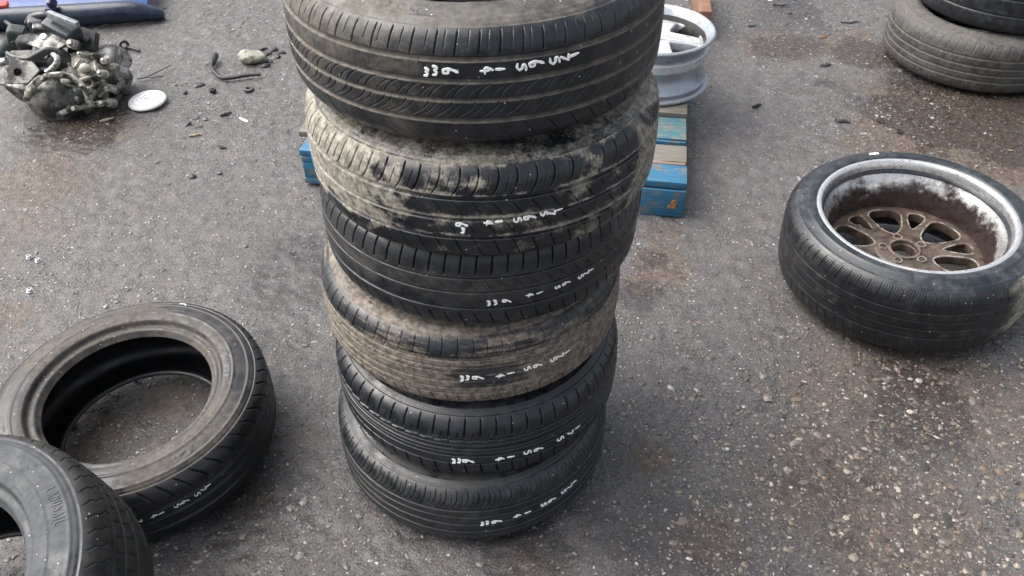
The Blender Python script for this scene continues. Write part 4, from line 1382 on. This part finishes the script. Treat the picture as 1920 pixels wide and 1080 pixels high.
# output flange
b_ = MB()
pf = A_(222, 107, 2.99); axis_ = Vector((.62, -.10, .62)).normalized()
q4 = Matrix.Translation(pf) @ axis_.to_track_quat('Z', 'Y').to_matrix().to_4x4()
b_.lathe([(.0, -.002), (.012, 0), (.016, .004), (.030, .004), (.034, .007), (.0475, .007), (.050, .003), (.050, -.008), (.044, -.012), (.020, -.016), (.016, -.06), (.0, -.06)], 48, q4)
for k in range(6):
    a = 60 * k
    b_.cyl(q4 @ Vector((*polar(.041, a), .006)), q4 @ Vector((*polar(.041, a), .011)), .0055, seg=6, bev=0)
b_.build("output_flange", M_iron, gb, GO)
# upper black bracket and plates
b_ = MB()
e0, e1 = A_(90, 25, 2.93), A_(146, 47, 2.885)
md = (e0 + e1) / 2; d_ = e1 - e0
rl_ = MB(); rl_.box(md, (d_.length, .020, .022), (0, 0, 0), .004)
q = rl_.bm
qm = Matrix.Translation(md) @ d_.to_track_quat('X', 'Z').to_matrix().to_4x4() @ Matrix.Translation(-md)
bmesh.ops.transform(q, matrix=qm, verts=q.verts)
rl_.build('bracket_rail', mat_simple('dull_grey_alloy', (.24, .26, .28), .4, metal=.3, var=.3, scale=50, dirt=(.05, .05, .05), dirt_amt=.35), gb, GO)
b_.box(A_(118, 58, 2.94), (.11, .07, .075), (.3, .35, -.35), .008, 3)
b_.tube([A_(52, 44, 2.98), A_(60, 32, 2.98), A_(78, 28, 2.97), A_(92, 30, 2.97)], .012, 10)
b_.box(A_(70, 44, 2.97), (.055, .06, .05), (.2, .1, .3), .01, 3)
b_.build("mounting_bracket", M_plas, gb, GO, rough=.005, rscale=30)
b_ = MB()
b_.poly([(-.065, -.035), (.035, -.045), (.075, .0), (.02, .05), (-.05, .03)], .012, Matrix.Translation(A_(92, 76, 2.90)) @ Matrix.Rotation(R_(38), 4, 'X') @ Matrix.Rotation(R_(-14), 4, 'Z'))
b_.box(A_(84, 58, 2.93), (.075, .035, .05), (.4, .2, .2), .008, 3)
b_.build("bracket_plate", M_iron, gb, GO, rough=.006, rscale=30, seed=4)
b_ = MB(); p = A_(83, 70, 2.875); b_.cyl(p, p + Vector((0, -.006, .008)), .013, .011, 20)
b_.build("sensor_cap", mat_simple("pale_plastic", (.72, .72, .69), .4), gb, GO)
b_ = MB()
b_.poly([(-.05, -.05), (.06, -.055), (.02, .06), (-.04, .055)], .03, Matrix.Translation(A_(166, 88, 2.97)) @ Matrix.Rotation(R_(50), 4, 'X') @ Matrix.Rotation(R_(-25), 4, 'Z'), .004)
b_.box(A_(152, 72, 2.97), (.07, .05, .05), (0, .5, -.2), .008, 3)
b_.build("gasket_cover", M_dark, gb, GO, rough=.005, rscale=30)
# left mount, plate, hoses
b_ = MB()
b_.box(A_(34, 78, 2.95), (.06, .06, .11), (.1, .25, .2), .014, 3); b_.box(A_(55, 86, 2.92), (.07, .06, .075), (.2, .1, .1), .02, 3)
b_.cyl(A_(18, 52, 2.99), A_(26, 70, 2.96), .010, .013); b_.cyl(A_(28, 88, 2.90), A_(30, 82, 2.93), .018, .016)
b_.sph(A_(10, 96, 2.95), (.05, .05, .045)); b_.tube([A_(10, 40, 3.0), A_(24, 52, 2.98), A_(32, 62, 2.97)], .008, 8)
b_.build("gear_linkage", M_green, gb, GO, rough=.008, rscale=35)
b_ = MB()
b_.poly([(-.12, -.05), (.035, -.045), (.075, .0), (.03, .055), (-.05, .045), (-.12, .06)], .014, Matrix.Translation(A_(38, 134, 2.80)) @ Matrix.Rotation(R_(48), 4, 'X'))
b_.build("side_plate", M_iron, gb, GO, rough=.004, rscale=30, seed=6)
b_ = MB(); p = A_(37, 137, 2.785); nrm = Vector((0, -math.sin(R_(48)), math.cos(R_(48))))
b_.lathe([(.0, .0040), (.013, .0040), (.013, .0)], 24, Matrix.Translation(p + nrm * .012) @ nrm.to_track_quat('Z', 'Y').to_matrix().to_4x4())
b_.build("hole_shade_disc", mat_simple('hole_shade_black', (.003, .003, .003), .95, spec=.1), gb, GO)  # flat black disc on the plate, its colour paints a hole's shade
b_ = MB()
for off, r_ in ((0, .009), (6, .008), (12, .007)):
    b_.tube([A_(14, 100 + off, 2.86), A_(30, 108 + off, 2.83), A_(52, 110 + off * .8, 2.82), A_(70, 101 + off * .8, 2.82), A_(88, 93 + off * .6, 2.83), A_(108, 96 + off * .6, 2.84)], r_, 10)
b_.build("hose", M_hose, gb, GO)
b_ = MB()
b_.tube([A_(100, 102, 2.83), A_(108, 110, 2.81), A_(104, 122, 2.80), A_(96, 130, 2.79), A_(88, 136, 2.785)], .011, 10)
b_.cyl(A_(98, 128, 2.785), A_(88, 136, 2.78), .008, .007, 12)
st_ = MB(); st_.cyl(A_(0, 118, 2.77), A_(13, 114, 2.77), .014, .012); st_.build("pipe_stub", M_bright, gb, GO)
b_.build("shift_rod", M_bright, gb, GO, rough=.006, rscale=40)
b_ = MB()
b_.box(A_(60, 120, 2.85), (.13, .09, .05), (.6, .0, .1), .008, 3); b_.box(A_(88, 112, 2.86), (.09, .08, .06), (.3, .2, .2), .012, 3); b_.sph(A_(110, 118, 2.86), (.05, .05, .05))
b_.build("greasy_recess", M_dark, gb, GO, rough=.014, rscale=30)

# ------------------------------------------------------------------ bits at the far left edge
M_red = mat_simple("red_plastic", (.55, .055, .035), .35, var=.2, scale=25)
b_ = MB(); c_ = on(-8, 42, .03); b_.box((0, 0, .045), (.13, .16, .085), (0, 0, .3), .015, 3); b_.box((.03, -.05, .09), (.06, .05, .02), (0, 0, .3), .008, 3)
o_ = b_.build("red_casing", M_red, None, rough=.006); o_.location = (c_.x, c_.y + .08, 0)
tag(o_, "red plastic casing cut by the left edge behind the gearbox", "car part")
b_ = MB(); b_.box((0, 0, .04), (.11, .10, .07), (.2, .1, .5), .02, 3); b_.sph((.04, -.03, .05), (.05, .04, .04)); b_.sph((-.03, .03, .06), (.04, .05, .04))
bmesh.ops.subdivide_edges(b_.bm, edges=[e for e in b_.bm.edges if e.calc_length() > .02], cuts=2)
o_ = b_.build("cream_casting", M_cream, None, rough=.03, rscale=30, seed=8); c_ = on(42, 32, .03); o_.location = (c_.x, c_.y + .03, 0)
tag(o_, "cream coloured rough casting between the red casing and the blue bumper", "car part")
b_ = MB(); b_.tube([(-.06, -.02, .012), (.0, 0, .02), (.06, .012, .03)], .007, 10)
o_ = b_.build("metal_rod", M_bright, None); c_ = on(14, 27, .12); o_.location = (c_.x, c_.y, .075)
o_.location = (on(14, 30, .02).x, on(14, 30, .02).y - .02, .002)
tag(o_, "short bare metal rod beside the red casing at the left edge", "rod")

# ------------------------------------------------------------------ white disc
M_white = mat_simple("white_cap_plastic", (.80, .80, .79), .35, var=.06, scale=40, dirt=(.45, .44, .42), dirt_amt=.10, dscale=30)
c_ = on(276, 187, .012)
cap = empty("hub_cap", (c_.x, c_.y, .002), "white round hub cap lying on the ground beside the gearbox", "hub cap", rot=(R_(2), R_(-3), 0))
b_ = MB()
b_.lathe([(.0, .0205), (.020, .0205), (.036, .0195), (.046, .017), (.050, .0145), (.054, .0150), (.058, .0135), (.062, .0138), (.0665, .0105), (.068, .006), (.066, .002), (.0, .002)], 72)
b_.build("cap_disc", M_white, cap)
b_ = MB()
b_.tube([(-.018, -.010, .0206), (-.004, .014, .0206), (.006, -.004, .0206), (-.006, -.010, .0206)], .0019, 6)
b_.tube([(.004, -.010, .0206), (.016, -.012, .0206), (.022, .002, .0206), (.010, .010, .0206)], .0019, 6)
for r_ in (.033, .0515): b_.tube([(*polar(r_, 15 * k), .0198 if r_ < .04 else .0146) for k in range(24)], .0011, 6, closed=True)
b_.build("embossed_emblem", mat_simple("grey_emblem", (.42, .42, .41), .4), cap)

# ------------------------------------------------------------------ small litter on the ground
M_blk = mat_simple("black_rubber_scrap", (.016, .016, .017), .5, var=.4, scale=80)
M_gry = mat_simple("grey_scrap_metal", (.10, .10, .10), .45, metal=.4, var=.4, scale=80)
M_zinc = mat_simple("zinc_plated_steel", (.58, .58, .60), .3, metal=.5, var=.15, scale=120)
M_stick = mat_simple("pale_wood_splinter", (.30, .26, .17), .7, var=.3, scale=90)
M_pale = mat_simple("white_plastic_chip", (.72, .72, .70), .5, var=.1, scale=90)


def put(o, px, py, label, cat, group=None, dz=0.0):
    p = on(px, py); o.location = (p.x, p.y, gz(p.x, p.y) + dz)
    return tag(o, label, cat, group)


def stick(name, mat, length, r, ang, bend=.12, seed=0):
    rr = random.Random(seed); ca, sa = math.cos(ang), math.sin(ang)
    pts = []
    for k in range(5):
        t = k / 4 - .5; o = bend * length * (rr.random() - .5)
        pts.append((ca * t * length - sa * o, sa * t * length + ca * o, r * (.9 + .3 * rr.random())))
    b = MB(); b.tube(pts, lambda t: r * (.75 + .45 * math.sin(3.1 * min(1, t * 1.1 + .05))), 7, flat=.8)
    return b.build(name, mat, None, rough=r * .6, rscale=200, seed=seed)


def chunk(name, mat, s, seed=0, sub=2):
    b = MB(); b.sph((0, 0, s[2] * .3), (s[0], s[1], s[2] * .7), (0, 0, seed * .7), sub)
    return b.build(name, mat, None, rough=min(s) * 1.6, rscale=.55 / max(s) * 2, seed=seed, angle=25)


put(stick("rubber_strip", M_blk, .040, .0055, .55, .1, 1), 1418, 200, "short black rubber strip alone on grey ground left of the far right tyres", "rubber scrap")
put(stick("rubber_strip", M_blk, .052, .0055, -.35, .1, 2), 1580, 228, "black rubber strip on the ground just above the alloy wheel's left side", "rubber scrap")
put(chunk("rubber_lump", M_blk, (.020, .013, .009), 3), 1650, 226, "black rubber lump beside the brown patch above the alloy wheel", "rubber scrap")
put(chunk("rubber_lump", M_blk, (.015, .013, .011), 4), 1686, 246, "black lump on the brown patch right above the alloy wheel", "rubber scrap")
put(chunk("rubber_lump", M_blk, (.028, .014, .010), 5), 1547, 121, "flat black scrap between the rim and the far right tyres", "rubber scrap")
put(stick("twig", M_gry, .075, .004, .05, .25, 6), 1465, 8, "thin dark twig at the top edge right of the pallet", "twig")
put(chunk("dark_pebble", M_gry, (.013, .010, .008), 7), 1479, 22, "dark pebble just below the thin twig near the top edge", "pebble")
put(stick("twig", M_gry, .05, .004, 0.1, .2, 8), 1412, 49, "small grey twig on the gritty patch right of the bare rim", "twig")
put(stick("twig", M_gry, .085, .004, -.05, .2, 9), 1595, 40, "grey flattened twig left of the far right tyres", "twig")
put(chunk("leaf_scrap", mat_simple("brown_leaf", (.12, .07, .045), .7), (.028, .013, .005), 10), 1543, 66, "brown leaf scrap on the reddish patch left of the far right tyres", "leaf")
put(chunk("rubber_lump", mat_simple("ground_stain", (.045, .040, .033), .7, var=.4, scale=80), (.019, .009, .003), 11), 1778, 973, "dark oblong stain on open brown ground, built as a lump, nearer than the alloy wheel", "rubber scrap")  # flat lump added in place of a soft dark ground stain
put(stick("rubber_strip", M_blk, .030, .005, -.35, .1, 12), 416, 275, "short black strip on bare ground left of the second stacked tyre", "rubber scrap")
put(chunk("rubber_lump", M_blk, (.012, .011, .009), 13), 360, 331, "round black crumb on open ground left of the tall stack", "rubber scrap")
put(chunk("dark_pebble", M_gry, (.010, .009, .008), 14), 411, 324, "small grey pebble with a pale side left of the tall stack", "pebble")
put(stick("wood_splinter", M_stick, .050, .005, .55, .1, 15), 201, 227, "pale yellowish wood splinter at the foot of the gearbox", "wood")
put(stick("rubber_strip", M_blk, .042, .0055, .6, .2, 16), 424, 214, "black strip beside the white chip below the hose", "rubber scrap")
put(chunk("plastic_chip", M_pale, (.026, .008, .005), 17), 456, 223, "white plastic chip on the ground left of the stack's second tyre", "plastic chip")
put(stick("rubber_strip", M_blk, .020, .005, 1.1, .1, 18), 347, 172, "stubby black piece standing up beside the white hub cap", "rubber scrap")
put(chunk("rubber_lump", M_blk, (.020, .011, .008), 19), 374, 157, "crumpled black scrap at the left end of the loose hose", "rubber scrap")
# litter heap below the hose
for k, (px, py, s_) in enumerate(((367, 218, .018), (384, 222, .015), (372, 236, .013), (352, 232, .016))):
    put(chunk("bark_scrap", M_gry, (s_, s_ * .5, s_ * .45), 30 + k), px, py, "dark crumb in the little heap of litter right of the hub cap", "crumb", "crumbs in the litter heap")
put(stick("wood_splinter", M_stick, .045, .004, .25, .1, 21), 366, 252, "pale splinter lying below the little heap of litter", "wood")
# bolts, nuts, rings
b_ = MB(); b_.tube([(-.005, 0, .012), (.02, -.010, .010), (.048, -.024, .008)], .0052, 10); b_.lathe([(.009, -.004), (.0175, -.006), (.0205, 0), (.0175, .006), (.009, .004), (.009, -.004)], 24, Matrix.Translation((-.02, .004, .0185)) @ Matrix.Rotation(R_(70), 4, 'X') @ Matrix.Rotation(R_(25), 4, 'Y'))
put(b_.build("eye_bolt", M_blk, None), 243, 91, "black eye bolt on the ground beyond the gearbox flange", "bolt")
def nut_(b):
    bmesh.ops.scale(b.bm, vec=(.68, .68, .68), verts=b.bm.verts)
    return b.build("steel_nut", M_zinc, None)


for px, py, lab, yaw in ((55, 483, "shiny hex nut on the gritty patch, left of the two nuts side by side", 0), (71, 488, "shiny flanged nut on the gritty patch, right of the two nuts side by side", .3), (56, 545, "shiny round nut alone below the other two nuts", .6)):
    b_ = MB(); b_.lathe([(.0058, .0), (.0135, .0), (.0135, .003), (.0108, .0035), (.0104, .012), (.0085, .0135), (.0062, .0135), (.0058, .011), (.0058, 0)], 6 if yaw != .6 else 24, Matrix.Rotation(yaw, 4, 'Z'))
    put(nut_(b_), px, py, lab, "nut", "nuts on the gritty patch", .001)
b_ = MB(); b_.lathe([(.0, .002), (.011, .002), (.013, .004), (.013, .014), (.011, .016), (.0055, .016), (.0050, .010), (.0, .010)], 6)
put(b_.build("black_nut", M_blk, None), 399, 170, "black hex nut below the left end of the loose hose", "nut")
b_ = MB(); b_.lathe([(.0095, .001), (.0185, .001), (.0195, .004), (.0180, .009), (.0110, .010), (.0095, .008), (.0095, .001)], 28)
put(b_.build("dark_washer", M_gry, None), 466, 167, "dark ring washer below the loose hose", "washer")
hp = [on(405, 107, .014), on(399, 122, .012), on(398, 132, .010), on(407, 143, .009), on(418, 150, .008), on(440, 149, .008), on(462, 145, .010), on(490, 143, .010)]
b_ = MB(); b_.tube([p - hp[3] for p in hp], lambda t: .0125 if t < .16 else (.0070 if t < .9 else .006), 10)
o_ = b_.build("rubber_hose", M_blk, None); put(o_, 407, 143, "black curved length of hose on the ground left of the top tyre", "hose"); o_.location.z = .008
wp = [on(258, 150, .004), on(272, 148, .006), on(288, 141, .005), on(304, 133, .008), on(320, 125, .012)]
b_ = MB(); b_.tube([p - wp[1] for p in wp], .0026, 7); b_.tube([on(270, 148, .004) - wp[1], on(290, 147, .006) - wp[1], on(308, 145, .004) - wp[1]], .0022, 7)
o_ = b_.build("wire", M_gry, None); put(o_, 272, 148, "thin grey wire with a forked end above the white hub cap", "wire"); o_.location.z = .006
# mossy lump of concrete and dark crumbs beside it
b_ = MB(); b_.sph((0, 0, .018), (.056, .034, .026), (0, .1, .1), 4)
put(b_.build("concrete_lump", mat_simple("mossy_concrete", (.33, .325, .29), .75, var=.3, scale=40, dirt=(.16, .15, .085), dirt_amt=.5, dscale=40, bumpd=.002), None, rough=.022, rscale=45, seed=5), 474, 114, "pale mossy lump of concrete on the ground beside the top tyre", "concrete lump")
for k, (px, py, s_) in enumerate(((502, 100, .022), (514, 92, .020), (520, 104, .018), (506, 114, .018), (528, 96, .016), (498, 122, .020))):
    put(chunk("rubber_crumb", M_blk, (s_, s_ * .65, s_ * .5), 50 + k), px, py, "black crumb in the loose pile between the concrete lump and the top tyre", "crumb", "black crumbs beside the concrete lump")
put(stick("rubber_strip", M_blk, .035, .005, .5, .1, 60), 494, 91, "black strip above the pale mossy concrete lump", "rubber scrap")
